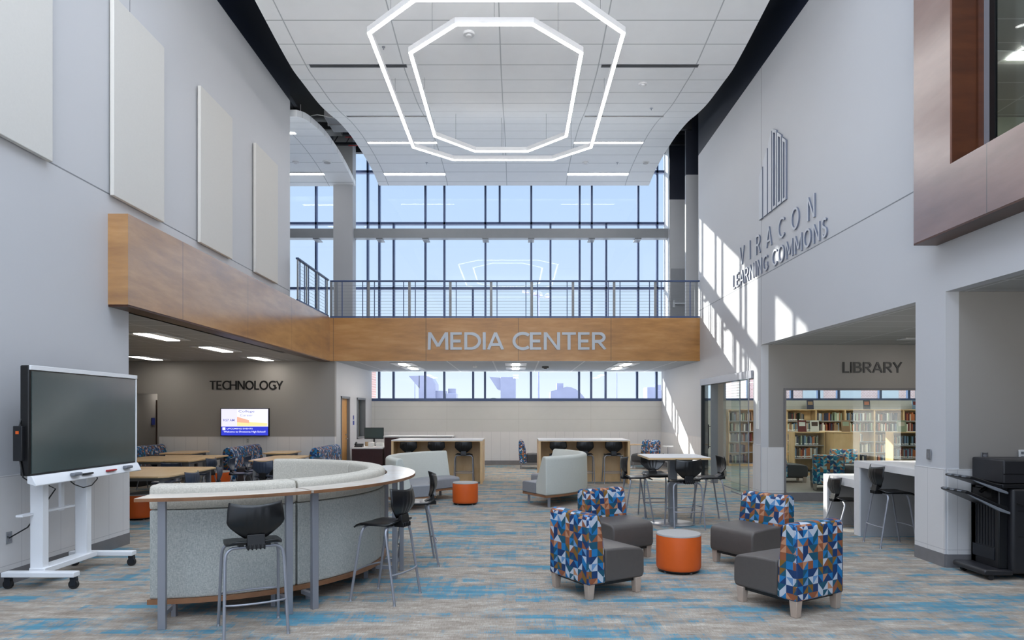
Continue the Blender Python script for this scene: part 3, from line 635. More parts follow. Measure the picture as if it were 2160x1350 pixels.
# ------------------------------------------------------------------ ceiling fixtures
def ring(x0, x1, ya, yb, yc, yd, xi0, xi1, z, label):
    """eight sided pendant; ya<yb<yc<yd, bottom diffuser and grey casing"""
    P = [(xi0, ya), (xi1, ya), (x1, yb), (x1, yc), (xi1, yd), (xi0, yd), (x0, yc), (x0, yb)]
    cx, cy = (x0+x1)/2, (ya+yd)/2
    t = thing('pendant_light', label, 'pendant light', (cx, cy, z), 0, 'eight-sided pendant lights')
    def inset(P, d):
        out = []
        for i in range(8):
            a, b, c = Vector(P[i-1]), Vector(P[i]), Vector(P[(i+1) % 8])
            n1 = Vector((-(b-a).y, (b-a).x)).normalized(); n2 = Vector((-(c-b).y, (c-b).x)).normalized()
            k = d/(1+n1.dot(n2)); out.append(b+(n1+n2)*k)
        return out
    O, I = inset(P, -.035), inset(P, .035)
    m = B()
    m.b.verts.ensure_lookup_table()
    def band(m, O, I, z0, z1):
        for i in range(8):
            j = (i+1) % 8
            vs = [m.b.verts.new((p[0]-cx, p[1]-cy, zz)) for zz in (z0, z1) for p in (O[i], O[j], I[j], I[i])]
            for f in ((0, 1, 2, 3), (7, 6, 5, 4), (0, 4, 5, 1), (1, 5, 6, 2), (2, 6, 7, 3), (3, 7, 4, 0)): m.b.faces.new([vs[k] for k in f])
    band(m, O, I, .012, .11); m.obj('casing', 'whitemetal', t)
    m = B(); band(m, inset(P, -.031), inset(P, .031), 0, .0119); m.obj('diffuser', 'led', t)
    for i in range(8):
        a, b = P[i], P[(i+1) % 8]; x, y = (a[0]+b[0])/2, (a[1]+b[1])/2
        top = hc(y)-z
        B().tube([(x-cx, y-cy, .11), (x-cx, y-cy, top)], .0035, 5).obj('cable', 'steelgrey', t)
h = 6.33; X0 = -.33
ring(-.387*h, .284*h, 1.658*h, 1.803*h, 2.580*h, 2.709*h, -.246*h, .1445*h, 8.08, 'large outer eight-sided white light ring hung under the waved ceiling')
ring(-.2935*h, .1827*h, 1.7625*h, 1.902*h, 2.476*h, 2.62*h, -.155*h, .0445*h, 8.08, 'smaller inner eight-sided white light ring inside the large one')
def slot(x0, x1, y, w, key, name, lab, cat, grp):
    z = hc(y); t = thing(name, lab, cat, ((x0+x1)/2, y, z), 0, grp)
    L = (x1-x0)/2; sl_ = (hc(y+.1)-hc(y-.1))/.2; t.rotation_euler = (math.atan(sl_), 0, 0)
    B().box(-L-.01, L+.01, -w/2-.01, w/2+.01, -.008, .02).obj('frame', 'white' if key == 'led' else 'steelgrey', t)
    if key == 'led': B().box(-L, L, -w/2, w/2, -.012, -.004).obj('diffuser', key, t)
    else:
        for k in (-1, 1): B().box(-L, L, k*w/4-w/9, k*w/4+w/9, -.012, -.004).obj('slot', 'black', t)
for x0, x1, y, lab in ((-4.07, -2.18, 18.8, 'slim linear ceiling light beside the left end of the pendant rings'), (1.61, 3.5, 18.8, 'slim linear ceiling light right of the pendant rings'), (-4.09, -2.2, 21.25, 'slim linear ceiling light near the window, left half'), (1.61, 3.5, 21.25, 'slim linear ceiling light near the window, right half')):
    slot(x0, x1, y, .12, 'led', 'ceiling_light', lab, 'ceiling light', 'linear lights in the waved ceiling')
for x0, x1, y, lab in ((-4.02, -2.14, 13.35, 'dark air slot in the waved ceiling, near left'), (1.68, 3.56, 13.35, 'dark air slot in the waved ceiling, near right'), (-4.05, -2.16, 16.4, 'thin air slot in the waved ceiling, far left'), (1.66, 3.54, 16.4, 'thin air slot in the waved ceiling, far right')):
    slot(x0, x1, y, .09, 'dark', 'air_slot', lab, 'air vent', 'air slots in the waved ceiling')
for x0, x1, y, lab in ((-7.5, -5.9, 18.2, 'linear light in the small arched ceiling, nearer one'), (-7.6, -5.95, 21.2, 'linear light in the small arched ceiling, beside the window')):
    z = interp(CT2, y); t = thing('ceiling_light', lab, 'ceiling light', ((x0+x1)/2, y, z-.012), 0, 'linear lights in the arched ceiling')
    B().box(-.83, .83, -.07, .07, 0, .02).obj('frame', 'white', t); B().box(-.82, .82, -.06, .06, -.006, .0).obj('diffuser', 'led', t)
def detector(px, v, r, kind, lab, T=CT):
    # solve depth on the ceiling
    y = 15
    for _ in range(40): y = (interp(T, y)-1.75)*1440/(870-v)*.5+y*.5
    x = (px-1088)*y/1440
    if kind == 'speaker':
        o = thing('ceiling_speaker', lab, 'ceiling speaker', (x, y, interp(T, y))); B().lathe([(r, .01), (r, -.015), (r*.8, -.02)], seg=24).obj('rim', 'white', o, smooth=True); B().cyl(0, 0, -.024, -.018, r*.78).obj('grille', 'ottotop', o)
    elif kind == 'smoke':
        o = thing('smoke_detector', lab, 'smoke detector', (x, y, interp(T, y))); B().lathe([(r, .02), (r, -.01), (r*.9, -.03)], seg=24).obj('base', 'white', o, smooth=True); B().lathe([(r*.5, -.03), (r*.4, -.055), (r*.2, -.06)], seg=16).obj('dome', 'white', o, smooth=True)
    else:
        o = thing('sprinkler', lab, 'sprinkler', (x, y, interp(T, y))); B().lathe([(r, .01), (r, -.01)], seg=16).obj('plate', 'chrome', o); B().cyl(0, 0, -.05, -.01, .012, 8).obj('nozzle', 'chrome', o)
detector(989, 71, .11, 'smoke', 'large round detector inside the inner light ring'); detector(1356, 176, .09, 'smoke', 'small round detector right of the light rings')
detector(1235, 343, .1, 'smoke', 'round detector between the ring and right linear light'); detector(1362, 343, .11, 'speaker', 'pale round speaker near the right edge of the ceiling')
detector(1374, 228, .04, 'sprinkler', 'tiny sprinkler at the right of the waved ceiling'); detector(900, 343, .04, 'sprinkler', 'tiny sprinkler below the left corner of the rings'); detector(1302, 343, .04, 'sprinkler', 'tiny sprinkler above the far right linear light')
detector(809, 99, .03, 'sprinkler', 'tiny sprinkler inside the left side of the large ring')
detector(624, 342, .1, 'smoke', 'round detector in the small arched ceiling', CT2); detector(690, 342, .13, 'speaker', 'round speaker in the small arched ceiling', CT2)
def troffer(x, y, z, lx, ly, lab, grp, n=1, em='ledpanel'):
    t = thing('ceiling_light', lab, 'ceiling light', (x, y, z), 0, grp)
    B().box(-lx/2, lx/2, -ly/2, ly/2, -.012, .0).obj('frame', 'white', t)
    if n == 1: B().box(-lx*.2, lx*.2, -ly*.46, ly*.46, -.02, -.012).obj('diffuser', em, t)
    else: B().box(-lx*.16, lx*.16, -ly*.36, ly*.36, -.022, -.012).obj('diffuser', 'ledsoft', t)
for x, y, l in ((-6.4, 12.2, 'nearest recessed light over the technology tables'), (-6.4, 14.6, 'second recessed light over the technology tables'), (-6.42, 17.2, 'recessed light before the technology sign'), (-9.2, 17.0, 'recessed light near the far corridor'), (-9.2, 12.2, 'recessed light deep in the technology room')):
    troffer(x, y, 3.108, .6, 1.22, l, 'recessed lights of the technology room')
for x, n in ((-3.15, 'left'), (0.0, 'middle'), (3.1, 'right')):
    for y, m_ in ((19.3, 'nearer'), (20.95, 'farther')): troffer(x, y, 3.108, .6, 1.2, '%s ceiling light of the %s pair under the bridge' % (m_, n), 'ceiling lights under the bridge', 2)
troffer(7.6, 12.4, 3.088, 1.2, .3, 'recessed light in the library alcove ceiling', 'library alcove lights'); troffer(6.6, 9.9, 3.088, 1.2, .3, 'recessed light above the white work counter', 'library alcove lights')
troffer(-9.8, 19.4, 2.398, .4, .6, 'small unseen light added to brighten the corridor beyond the technology room', 'added corridor light')  # lamp added to lift the dark corridor
for x, y in ((7, 16.5), (10, 16.5), (7, 20), (10, 20), (12.6, 20)): troffer(x, y, 3.048, .6, 1.22, 'unseen recessed light, one of those added to brighten the library', 'added library lights', 1, 'ledlib')  # unseen lamps added to light the library
troffer(6.9, 6.0, 3.113, .6, 1.2, 'recessed light over the copier', 'copier recess light')
t = thing('smoke_detector', 'small round detector under the bridge, left of the middle lights', 'smoke detector', (-1.2, 20.0, 3.108)); B().lathe([(.07, 0), (.07, -.03), (.04, -.05)], seg=16).obj('dome', 'white', t)
t = thing('projector_mount', 'small dark device under the bridge ceiling, right of the middle lights', 'ceiling device', (.87, 20.2, 3.105)); B().box(-.1, .1, -.1, .1, -.05, 0).obj('housing', 'black', t, .01); B().cyl(0, 0, -.07, -.05, .05, 12).obj('lens', 'black', t)

# ------------------------------------------------------------------ bridge railing
def railing(name, label, loc, rz, L, posts, endpost=True):
    t = thing(name, label, 'railing', loc, rz)
    B().box(0, L, -.035, .035, .955, .995).obj('top_rail', 'mullion', t, .008)
    B().box(0, L, -.02, .02, .01, .05).obj('bottom_rail', 'mullion', t)
    for x in posts: B().box(x-.033, x+.033, -.012, .012, 0, .955).obj('post', 'steelgrey', t)
    for x in posts:
        for d in (-.155, .155):
            if 0 < x+d < L: B().box(x+d-.011, x+d+.011, -.01, .01, 0, .955).obj('picket', 'mullion', t)
    for k in range(10): B().tube([(0, 0, .12+k*.082), (L, 0, .12+k*.082)], .0032, 5).obj('cable', 'steelgrey', t)
    return t
px = lambda p, y: (p-1088)*y/1440
xs = [px(p, 18.03)+4.9 for p in (777.5, 863.7, 950, 1036, 1121.7, 1208.6, 1295.4, 1382.3, 1468)]
railing('bridge_railing', 'dark metal railing with horizontal cables along the bridge', (-4.9, 18.03, 4.24), 0, 9.75, [.03, .16]+xs)
railing('side_railing', 'short dark cable railing on the left beam at the upper walkway', (-4.95, 18.0, 4.265), -PI/2, 2.55, [.1, 1.0, 1.85, 2.5])
bpy.context.view_layer.update()

# ------------------------------------------------------------------ stools and chairs
def shell(t, mat, sh):
    def back(u, v):   # u across, v up
        x = (u-.5)*2; w = [(.0, .08), (.13, .125), (.38, .198), (.5, .212), (.8, .205), (1, .193)]
        for (a, wa), (b, wb) in zip(w, w[1:]):
            if v <= b: hw = wa+(wb-wa)*(v-a)/(b-a); break
        z = sh+.045+.26*v+(.022*x*x*v**3)
        y = -.175-.055*v+.05*x*x*(.4+v)-.03*math.sin(v*PI)
        rib = .0035*math.cos(x*22) if abs(x) < .5 and .12 < v < .9 else 0
        return (x*hw, y+rib, z)
    B().grid(back, 24, 12).obj('backrest', mat, t, smooth=True, solid=.011)
    def seat(u, v):
        x = (u-.5)*2; y = (v-.45)*2
        e = (1-abs(y)**3.2*.25)*(.15 if v < .02 else 1)
        hw = .215*(1-.10*max(0, y)**2-.42*max(0, -y)**4)
        z = sh+.0-.012*(1-x*x)+(-.035*max(0, (v-.82)/.18)**2)+.03*max(0, (.12-v)/.12)-.012*x*x*x*x
        return (x*hw, -.19+.42*v, z)
    B().grid(seat, 12, 12).obj('seat', mat, t, smooth=True, solid=.014)
    m = B().prism([(-.225, sh-.035), (-.10, sh-.035), (-.09, sh-.01), (-.165, sh+.03), (-.18, sh+.075), (-.205, sh+.075)], -.066, .066, 0)
    for k in range(5): m.box(-.06+k*.03-.006, -.06+k*.03+.006, -.231, -.1, sh-.042, sh+.0)
    m.obj('bracket', 'black', t, .004)
def legs(t, sh, fx, fy, tx, ty, foot, bar=True):
    top = sh-.035; r = .0125
    for sy in (-1, 1):
        for sx in (-1, 1):
            P = [(0, sy*ty, top), (sx*(tx-.07), sy*ty, top)]
            for k in range(1, 6):
                a = k/6*PI/2; P.append((sx*(tx-.07+.07*math.sin(a)), sy*(ty+.012*(1-math.cos(a))), top-.07+.07*math.cos(a)))
            P.append((sx*(tx+.004), sy*(ty+.02), top-.10)); P.append((sx*fx, sy*fy, .018))
            o = B().tube(P, r, 8).obj('leg', 'legmetal', t, smooth=True)
            B().cyl(sx*fx, sy*fy, 0, .02, .016, 10, .011).obj('foot_glide', 'chrome', o)
    for x in (-.1, .1): B().box(x-.02, x+.02, -ty-.01, ty+.01, top, top+.025).obj('seat_mount', 'black', t)
    if bar:
        for sy in (-1, 1):
            f = foot/top; xx = fx+(tx-fx)*f; yy = fy+(ty-fy)*f
            B().tube([(xx*math.sin((k/8-.5)*PI), sy*(yy+.05*math.cos((k/8-.5)*PI)), foot) if 0 < k < 8 else ((-1 if k == 0 else 1)*xx, sy*yy, foot) for k in range(9)], .008, 8).obj('footrest', 'legmetal', t, smooth=True)
def make_stool(label, sh=.725, mat='plastic', group='black bar stools', name='bar_stool', loc=(0, 0, 0), rz=0):
    t = thing(name, label, 'stool' if sh > .6 else 'chair', loc, rz, group)
    shell(t, mat, sh); legs(t, sh, .235, .235, .215, .12, .27, sh > .6)
    if sh < .6: pass
    return t
st0 = make_stool('black bar stool nearest the camera, at the curved counter', loc=(-2.12, 5.50, 0), rz=face((-.24, .445)))
G = 'black bar stools'
def stool(x, y, d, lab, g=G): return dup(st0, (x, y, 0), face(d), lab, g)
stool(-1.23, 6.47, (-.49, .19), 'black bar stool turned left, second along the curved counter')
stool(-1.16, 7.93, (-.97, -.22), 'black bar stool half hidden at the far end of the curved counter')
stool(2.56, 10.36, (-.1, 1), 'black bar stool on the camera side of the square high table')
stool(1.93, 11.0, (1, .05), 'black bar stool on the left of the square high table')
stool(3.12, 10.98, (-1, -.05), 'black bar stool on the right of the square high table')
stool(2.35, 11.5, (.05, -1), 'black bar stool behind the square high table')
for p, l in ((864, 'left'), (922, 'middle'), (979, 'right')): stool(px(p, 16.93), 16.93, (0, 1), '%s black stool of three tucked under the left maple bar table' % l)
for p, l in ((1176.5, 'left'), (1232.4, 'middle'), (1292.4, 'right')): stool(px(p, 16.93), 16.93, (0, 1), '%s black stool of three tucked under the right maple bar table' % l)
stool(4.93, 8.99, (1, -.05), 'black bar stool at the tall white work counter on the right')
ch0 = make_stool('black chair at the low end of the white work counter', .455, 'plastic', 'low black chairs', 'side_chair', (4.98, 10.28, 0), face((1, 0)))
cb0 = make_stool('dark blue chair at the right of the nearest technology table', .455, 'bluechair', 'dark blue chairs', 'side_chair', (-5.5, 11.25, 0), face((-1, .1)))
for x, y, d, l in ((-5.55, 12.3, (-1, -.3), 'dark blue chair turned at the corner of the nearest technology table'), (-6.65, 13.0, (0, -1), 'dark blue chair behind the nearest technology table'),
    (-6.68, 14.6, (-1, .1), 'dark blue chair at the right end of the middle table pair'), (-8.3, 15.6, (0, -1), 'dark blue chair behind the middle table pair on the left'),
    (-5.9, 14.65, (1, .1), 'dark blue chair left of the right technology table, nearer one'), (-5.85, 15.35, (1, 0), 'dark blue chair left of the right technology table, farther one'), (-4.5, 15.0, (-1, .2), 'dark blue chair at the right edge of the technology room'), (-5.1, 13.95, (0, 1), 'dark blue chair in front of the right technology table')):
    dup(cb0, (x, y, 0), face(d), l, 'dark blue chairs')

# ------------------------------------------------------------------ patterned armchairs
def make_arm(label, loc, rz, pat='tri', seatm='leather', group='patterned lounge chairs', legm='legwood'):
    t = thing('lounge_chair', label, 'armchair', loc, rz, group)
    b = B().prism([(-.35, .14), (-.35, .75), (-.34, .785), (-.30, .80), (-.25, .80), (-.215, .785), (-.20, .75), (-.175, .6), (-.155, .45), (-.14, .14)], -.325, .325, 0)
    b.obj('backrest', pat, t, .022, 3, uv=True)
    B().prism([(-.139, .145), (.33, .145), (.347, .19), (.345, .375), (.33, .415), (.29, .435), (.1, .452), (-.139, .458)], -.31, .31, 0).obj('seat', seatm, t, .02, 3)
    B().box(-.28, .28, -.3, .3, .115, .15).obj('base', 'black', t)
    for x in (-.275, .275):
        for y in (-.30, .27): B().taper(x, y, 0, .145, .058, .078).obj('leg', legm, t, .004)
    m = B()
    for x in (-.3255, .3255):
        m.tube([(x, -.328, .18), (x, -.328, .74)], .004, 6)
    part(m.obj('piping', 'tri', t, uv=True), 'vertical seam piping of the backrest')
    return t
a0 = make_arm('patterned armchair front left of the big orange ottoman, back to camera', (.805, 6.775, 0), face((.86, .51)))
ga = 'patterned lounge chairs'
dup(a0, (2.474, 6.235, 0), face((-.516, .857)), 'patterned armchair front right, nearest the camera', ga)
dup(a0, (2.73, 7.92, 0), face((-.86, -.51)), 'patterned armchair behind right of the big orange ottoman', ga)
dup(a0, (1.22, 8.37, 0), face((.52, -.86)), 'patterned armchair behind left of the big orange ottoman', ga)
l0 = make_arm('teal patterned armchair seen from behind through the library window', (7.1, 15.6, 0), face((.3, 1)), 'tri_teal', 'leatherdark', 'library armchairs')
dup(l0, (6.95, 17.3, 0), face((1, -.1)), 'patterned armchair at the left edge of the library window', 'library armchairs')
dup(l0, (8.4, 17.4, 0), face((-.3, -1)), 'teal patterned armchair farther back inside the library', 'library armchairs')
def tub(label, loc, rz):
    t = thing('lounge_chair', label, 'armchair', loc, rz, 'lounge chairs by the back wall')
    B().prism([(-.33, .17), (-.36, .5), (-.36, .82), (-.33, .88), (-.27, .895), (-.2, .84), (-.14, .6), (-.11, .4), (-.11, .17)], -.31, .31, 0).obj('backrest', 'tri_small', t, .03, 3, uv=True)
    B().prism([(-.109, .2), (.3, .2), (.36, .26), (.36, .4), (.3, .455), (.1, .47), (-.109, .46)], -.3, .3, 0).obj('seat', 'leatherdark', t, .03, 3)
    for x in (-.25, .25):
        for y in (-.27, .27): B().tube([(x, y, .2), (x*1.08, y*1.1, 0)], .013).obj('leg', 'chrome', t)
tub('patterned lounge chair facing right, left of the right bar table', (.45, 21.4, 0), face((1, 0)))
tub('patterned lounge chair in the far right corner by the small table', (4.05, 21.3, 0), face((-.75, -.65)))
t = thing('side_table', 'small light wooden table by the far corner lounge chair', 'side table', (3.6, 21.6, 0)); B().cyl(0, 0, .72, .75, .42, 3).obj('tabletop', 'mapletop', t, .03); B().cyl(0, 0, .02, .72, .035, 12).obj('pedestal', 'whitemetal', t); B().cyl(0, 0, 0, .02, .2, 20).obj('foot_plate', 'whitemetal', t)
t = thing('side_table', 'chrome rimmed small stand in the sun beside the corner lounge chair', 'side table', (4.5, 20.2, 0)); B().cyl(0, 0, .74, .76, .16, 16).obj('tabletop', 'whitemetal', t); B().tube([(0, 0, 0), (0, 0, .74)], .015).obj('stem', 'chrome', t); B().cyl(0, 0, 0, .01, .14, 16).obj('foot_plate', 'chrome', t)

# ------------------------------------------------------------------ ottomans
ot = thing('ottoman', 'round orange ottoman with grey top between the four patterned armchairs', 'ottoman', (1.80, 7.55, 0), 0, 'orange ottomans')
B().lathe([(.232, .035), (.24, .05), (.243, .07), (.243, .395), (.24, .405)], seg=48).obj('body', 'orange', ot, smooth=True)
B().lathe([(.2425, .402), (.2425, .41), (.236, .42), (.1, .423), (.01, .423)], seg=48).obj('top', 'ottotop', ot, smooth=True)
B().cyl(0, 0, .02, .04, .225, 32).obj('base', 'black', ot)
for a in (30, 120, 210, 300): B().cyl(.19*math.cos(R(a)), .19*math.sin(R(a)), 0, .022, .016, 10).obj('foot_glide', 'chrome', ot)
for x, y, l in ((-.965, 13.05, 'round orange ottoman beside the left pale curved sofa'), (-6.2, 11.25, 'round orange ottoman under the nearest technology table, by the wall corner'), (-6.72, 15.45, 'round orange ottoman between the technology tables and patterned booth')):
    dup(ot, (x, y, 0), .3, l, 'orange ottomans')

# ------------------------------------------------------------------ big circular sofa with curved counter
CX, CY = -3.17, 7.45
def sec(a0, a1, lab):
    am = R((a0+a1)/2); ox, oy = 0, 0
    t = thing('curved_sofa', lab, 'sofa', (CX, CY, 0), 0, 'sections of the round sofa')
    g = .35
    B().sweep([(1.53, .175), (1.70, .175), (1.705, .2), (1.705, .90), (1.70, .925), (1.55, .925)], a0+g, a1-g, 20).obj('backrest', 'weave', t, .01, 2)
    B().sweep([(1.50, .5), (1.545, .5), (1.545, .93), (1.70, .93), (1.712, .955), (1.712, 1.10), (1.69, 1.132), (1.55, 1.137), (1.52, 1.12), (1.505, 1.08)], a0+g, a1-g, 20).obj('head_roll', 'weave_lt', t, .012, 3)
    B().sweep([(.98, .19), (1.525, .19), (1.525, .44), (1.02, .44), (.985, .41)], a0+g, a1-g, 20).obj('seat', 'weave_lt', t, .015, 3)
    B().sweep([(1.0, .135), (1.725, .135), (1.725, .175), (1.0, .175)], a0, a1, 20).obj('plinth', 'oakedge', t)
    for a in (a0+6, a1-6):
        for r in (1.1, 1.6): B().taper(r*math.cos(R(a)), r*math.sin(R(a)), 0, .135, .04, .04).obj('leg', 'legmetal', t)
sec(-87.5, -46.3, 'pale woven curved sofa section nearest the camera, back to it'); sec(-46.3, -2, 'pale woven curved sofa section on the right of the round sofa')
sec(-2, 44, 'pale curved sofa section at the far right of the round sofa'); sec(44, 91, 'pale curved sofa section at the far side, seat facing camera')
def counter(a0, a1, la, lab, cx=CX-.04, cy=CY-.02):
    t = thing('curved_counter', lab, 'counter', (cx, cy, 0), 0, 'sections of the curved counter')
    B().sweep([(1.78, 1.048), (2.09, 1.048), (2.09, 1.074), (1.78, 1.074)], a0, a1, 24).obj('worktop', 'laminate', t)
    B().sweep([(1.775, 1.046), (2.093, 1.046), (2.0935, 1.062), (2.093, 1.0735), (2.088, 1.0735), (2.088, 1.047), (1.78, 1.047)], a0-.05, a1+.05, 24).obj('edge_band', 'oakedge', t)
    for a in la:
        x, y = 1.95*math.cos(R(a)), 1.95*math.sin(R(a)); m = B()
        m.box(-.022, .022, -.03, .03, 0, 1.046); o = m.obj('leg', 'legmetal', t, .003); o.location = (x, y, 0); o.rotation_euler = (0, 0, R(a))
        o2 = B().box(-.2, 0, -.02, .02, .10, .135).obj('brace', 'legmetal', o)
    return t
counter(-84, -46.6, (-79.5, -50.5), 'nearest curved counter section behind the round sofa')
counter(-45.8, -.6, (-43.5, -7), 'curved counter section along the right of the round sofa')
counter(-.3, 40, (4, 36), 'far curved counter section of the round sofa, bright from the window')

# ------------------------------------------------------------------ pale high-backed curved sofas
def booth(cx, cy, a0, a1, ri, rb, ro, lab, inward=True, group='pale high-backed curved sofas'):
    t = thing('curved_sofa', lab, 'sofa', (cx, cy, 0), 0, group)
    B().sweep([(rb, .23), (ro, .23), (ro+.01, .3), (ro, .90), (ro-.03, .935), (ro-.10, .945), (ro-.14, .92), (rb, .44)], a0, a1, 28).obj('backrest', 'sofapale', t, .02, 3)
    m_ = (a0+a1)/2
    for k, (u, w_) in enumerate(((a0, m_-.3), (m_+.3, a1))):
        B().sweep([(ri, .23), (rb-.002, .23), (rb-.002, .44), (ri+.04, .44), (ri, .41)], u, w_, 14).obj('seat', 'sofaseat', t, .015, 2)
    B().sweep([(ri+.01, .19), (ro-.01, .19), (ro-.01, .229), (ri+.01, .229)], a0+.2, a1-.2, 28).obj('plinth', 'oakedge', t)
    for a in (a0+5, m_, a1-5):
        for r in (ri+.1, ro-.12):
            B().taper(r*math.cos(R(a)), r*math.sin(R(a)), 0, .19, .05, .05, .05, .05).obj('leg', 'legmetal', t)
booth(-.65, 13.0, 119, 217, 1.0, 1.5, 1.8, 'pale high-backed curved sofa with grey seat, left of centre')
booth(-.35, 14.0, -60, 45, .95, 1.45, 1.8, 'pale high-backed curved sofa seen from behind, centre of the room')

# ------------------------------------------------------------------ square high table
t = thing('high_table', 'square light-topped high table on a round steel base', 'table', (2.47, 10.75, 0))
B().box(-.47, .47, -.47, .47, 1.035, 1.065).obj('tabletop', 'mapletop', t, .006)
B().box(-.468, .468, -.468, .468, 1.0655, 1.07).obj('top_laminate', 'quartz', t)
B().box(-.06, .06, -.06, .06, .02, 1.0).obj('column', 'steelgrey', t, .004); B().box(-.25, .25, -.25, .25, 1.0, 1.035).obj('support_plate', 'steelgrey', t)
B().lathe([(.345, 0), (.345, .012), (.33, .02), (.07, .024)], seg=48).obj('base_plate', 'chrome', t, smooth=True)

# ------------------------------------------------------------------ maple bar tables
def bartable(x0, x1, y0, y1, lab):
    t = thing('bar_table', lab, 'bar table', ((x0+x1)/2, y0, 0), 0, 'maple bar tables'); L = (x1-x0)/2; D = y1-y0
    B().box(-L, L, 0, D, 1.035, 1.05).obj('tabletop', 'mapletop', t); B().box(-L, L, 0, D, 1.0505, 1.075).obj('top_laminate', 'quartz', t, .003)
    for sx in (-1, 1): B().box(*sorted((sx*L, sx*(L-.055))), 0, D, 0, 1.034).obj('end_panel', 'maple', t)
    B().box(-L+.056, L-.056, D-.76, D-.73, 0.0, 1.034).obj('back_panel', 'maple', t)
bartable(-3.05, -.82, 16.72, 18.0, 'left maple bar table with three stools under it'); bartable(.56, 2.80, 16.72, 18.0, 'right maple bar table with three stools under it')

# ------------------------------------------------------------------ reception desk and monitor
t = thing('reception_desk', 'dark red-brown desk with a pale top by the office door', 'desk', (-4.1, 18.85, 0))
B().box(-.43, .42, 0, 1.6, 0, .74).obj('body', 'mahog', t, .004); B().box(-.45, .44, -.02, 1.62, .741, .78).obj('desktop', 'quartz', t, .004)
t = thing('service_counter', 'taller dark red-brown counter with white top behind the left bar table', 'counter', (-2.7, 18.85, 0))
B().box(-.93, .93, 0, .7, 0, 1.06).obj('body', 'mahog', t, .004); B().box(-.95, .95, -.02, .74, 1.061, 1.1).obj('top', 'quartz', t, .004)
t = thing('computer_monitor', 'black flat monitor on a stand on the dark desk', 'monitor', (-4.13, 19.9, .78))
B().box(-.28, .28, -.02, .02, .2, .53).obj('casing', 'black', t, .008); B().box(-.265, .265, -.0215, -.02, .225, .515).obj('screen', 'screenglass', t); B().box(-.025, .025, .0, .03, .02, .3).obj('stand', 'black', t); B().box(-.11, .11, -.08, .1, 0, .02).obj('foot', 'black', t)
t = thing('desk_phone', 'black desk phone with handset on the dark desk', 'phone', (-4.4, 19.2, .78))
B().prism([(-.1, 0), (.1, 0), (.1, .09), (-.1, .03)], -.12, .1, 0).obj('base', 'black', t, .005); B().tube([(-.1, -.08, .07), (-.1, -.02, .10), (-.1, .06, .12), (-.1, .1, .11)], .022).obj('handset', 'blackmetal', t)
o = B().box(-4.2, -4.05, 19.4, 19.6, .78, .9).box(-4.0, -3.8, 19.5, 19.7, .78, .88).obj('paper_tray', 'papers', None, .01); tag(o, 'white box of papers on the desk beside the monitor', 'papers')
o = B().cyl(-4.3, 19.7, .78, .9, .05, 16).obj('cup', 'tan', None); tag(o, 'small tan cup standing between phone and monitor', 'cup')
o = B().box(-4.798, -4.79, 20.1, 20.25, 1.38, 1.5).box(-4.798, -4.793, 20.12, 20.23, 1.54, 1.66).obj('room_sign', 'bluesign'); tag(o, 'small blue room sign beside the office door', 'sign')
o = B().box(-10.14, -10.12, 19.0, 19.15, 1.4, 1.6).obj('room_sign', 'bluesign'); tag(o, 'small blue room sign in the corridor left of the technology wall', 'sign')
w = struct(B().box(-10.15, -10.11, 19.25, 20.15, 0, 2.1).obj('door_4', 'darkdoor'), 'dark door in the corridor'); B().tube([(-10.11, 19.35, 1.0), (-10.05, 19.35, 1.0), (-10.05, 19.45, 1)], .012).obj('door_handle', 'chrome', w)

# ------------------------------------------------------------------ technology room tables and booths
def table(x0, x1, y0, y1, lab, ch=.12):
    t = thing('work_table', lab, 'table', ((x0+x1)/2, (y0+y1)/2, 0), 0, 'maple work tables'); L, D = (x1-x0)/2, (y1-y0)/2
    P = [(-L+ch, -D), (L-ch, -D), (L, -D+ch), (L, D-ch), (L-ch, D), (-L+ch, D), (-L, D-ch), (-L, -D+ch)]
    B().prism(P, .715, .745, 2).obj('tabletop', 'mapletop', t, .005)
    B().box(-L+.1, L-.1, -D+.1, D-.1, .66, .714).obj('apron', 'steelgrey', t)
    for sx in (-1, 1):
        for sy in (-1, 1): B().box(sx*(L-.13)-.03, sx*(L-.13)+.03, sy*(D-.13)-.03, sy*(D-.13)+.03, 0, .66).obj('leg', 'steelgrey', t)
table(-7.3, -5.5, 10.72, 12.65, 'nearest light wooden table of the technology room'); table(-8.45, -7.35, 14.2, 16.1, 'left one of two joined wooden tables', .05); table(-7.34, -6.75, 14.2, 16.1, 'narrow right one of two joined wooden tables', .06)
table(-8.8, -8.0, 16.7, 17.95, 'far wooden table between the left patterned booths'); table(-5.63, -4.8, 14.25, 16.0, 'wooden table behind the round sofa'); table(-6.3, -5.6, 16.85, 17.95, 'far wooden table right of the middle booth')
def bench(x, y0, y1, face_right, lab):
    L = (y1-y0)/2; t = thing('booth_bench', lab, 'bench', (x, (y0+y1)/2, 0), -PI/2 if face_right else PI/2, 'patterned booth benches')
    B().prism([(-.05, .12), (-.05, .8), (-.02, .88), (.06, .925), (.14, .91), (.19, .83), (.24, .5), (.28, .12)], -L, L, 0).obj('backrest', 'tri_small', t, .02, 3, uv=True)
    B().box(-L+.01, L-.01, .281, .55, .12, .45).obj('seat', 'leatherdark', t, .03, 3); B().box(-L+.05, L-.05, 0, .52, .0, .119).obj('plinth', 'black', t)
bench(-6.88, 16.12, 17.98, True, 'patterned booth bench in the middle of the technology room'); bench(-9.38, 16.0, 17.95, True, 'patterned booth bench at the far left, by the corridor'); bench(-4.65, 16.03, 17.98, False, 'patterned booth bench at the right end of the technology room')

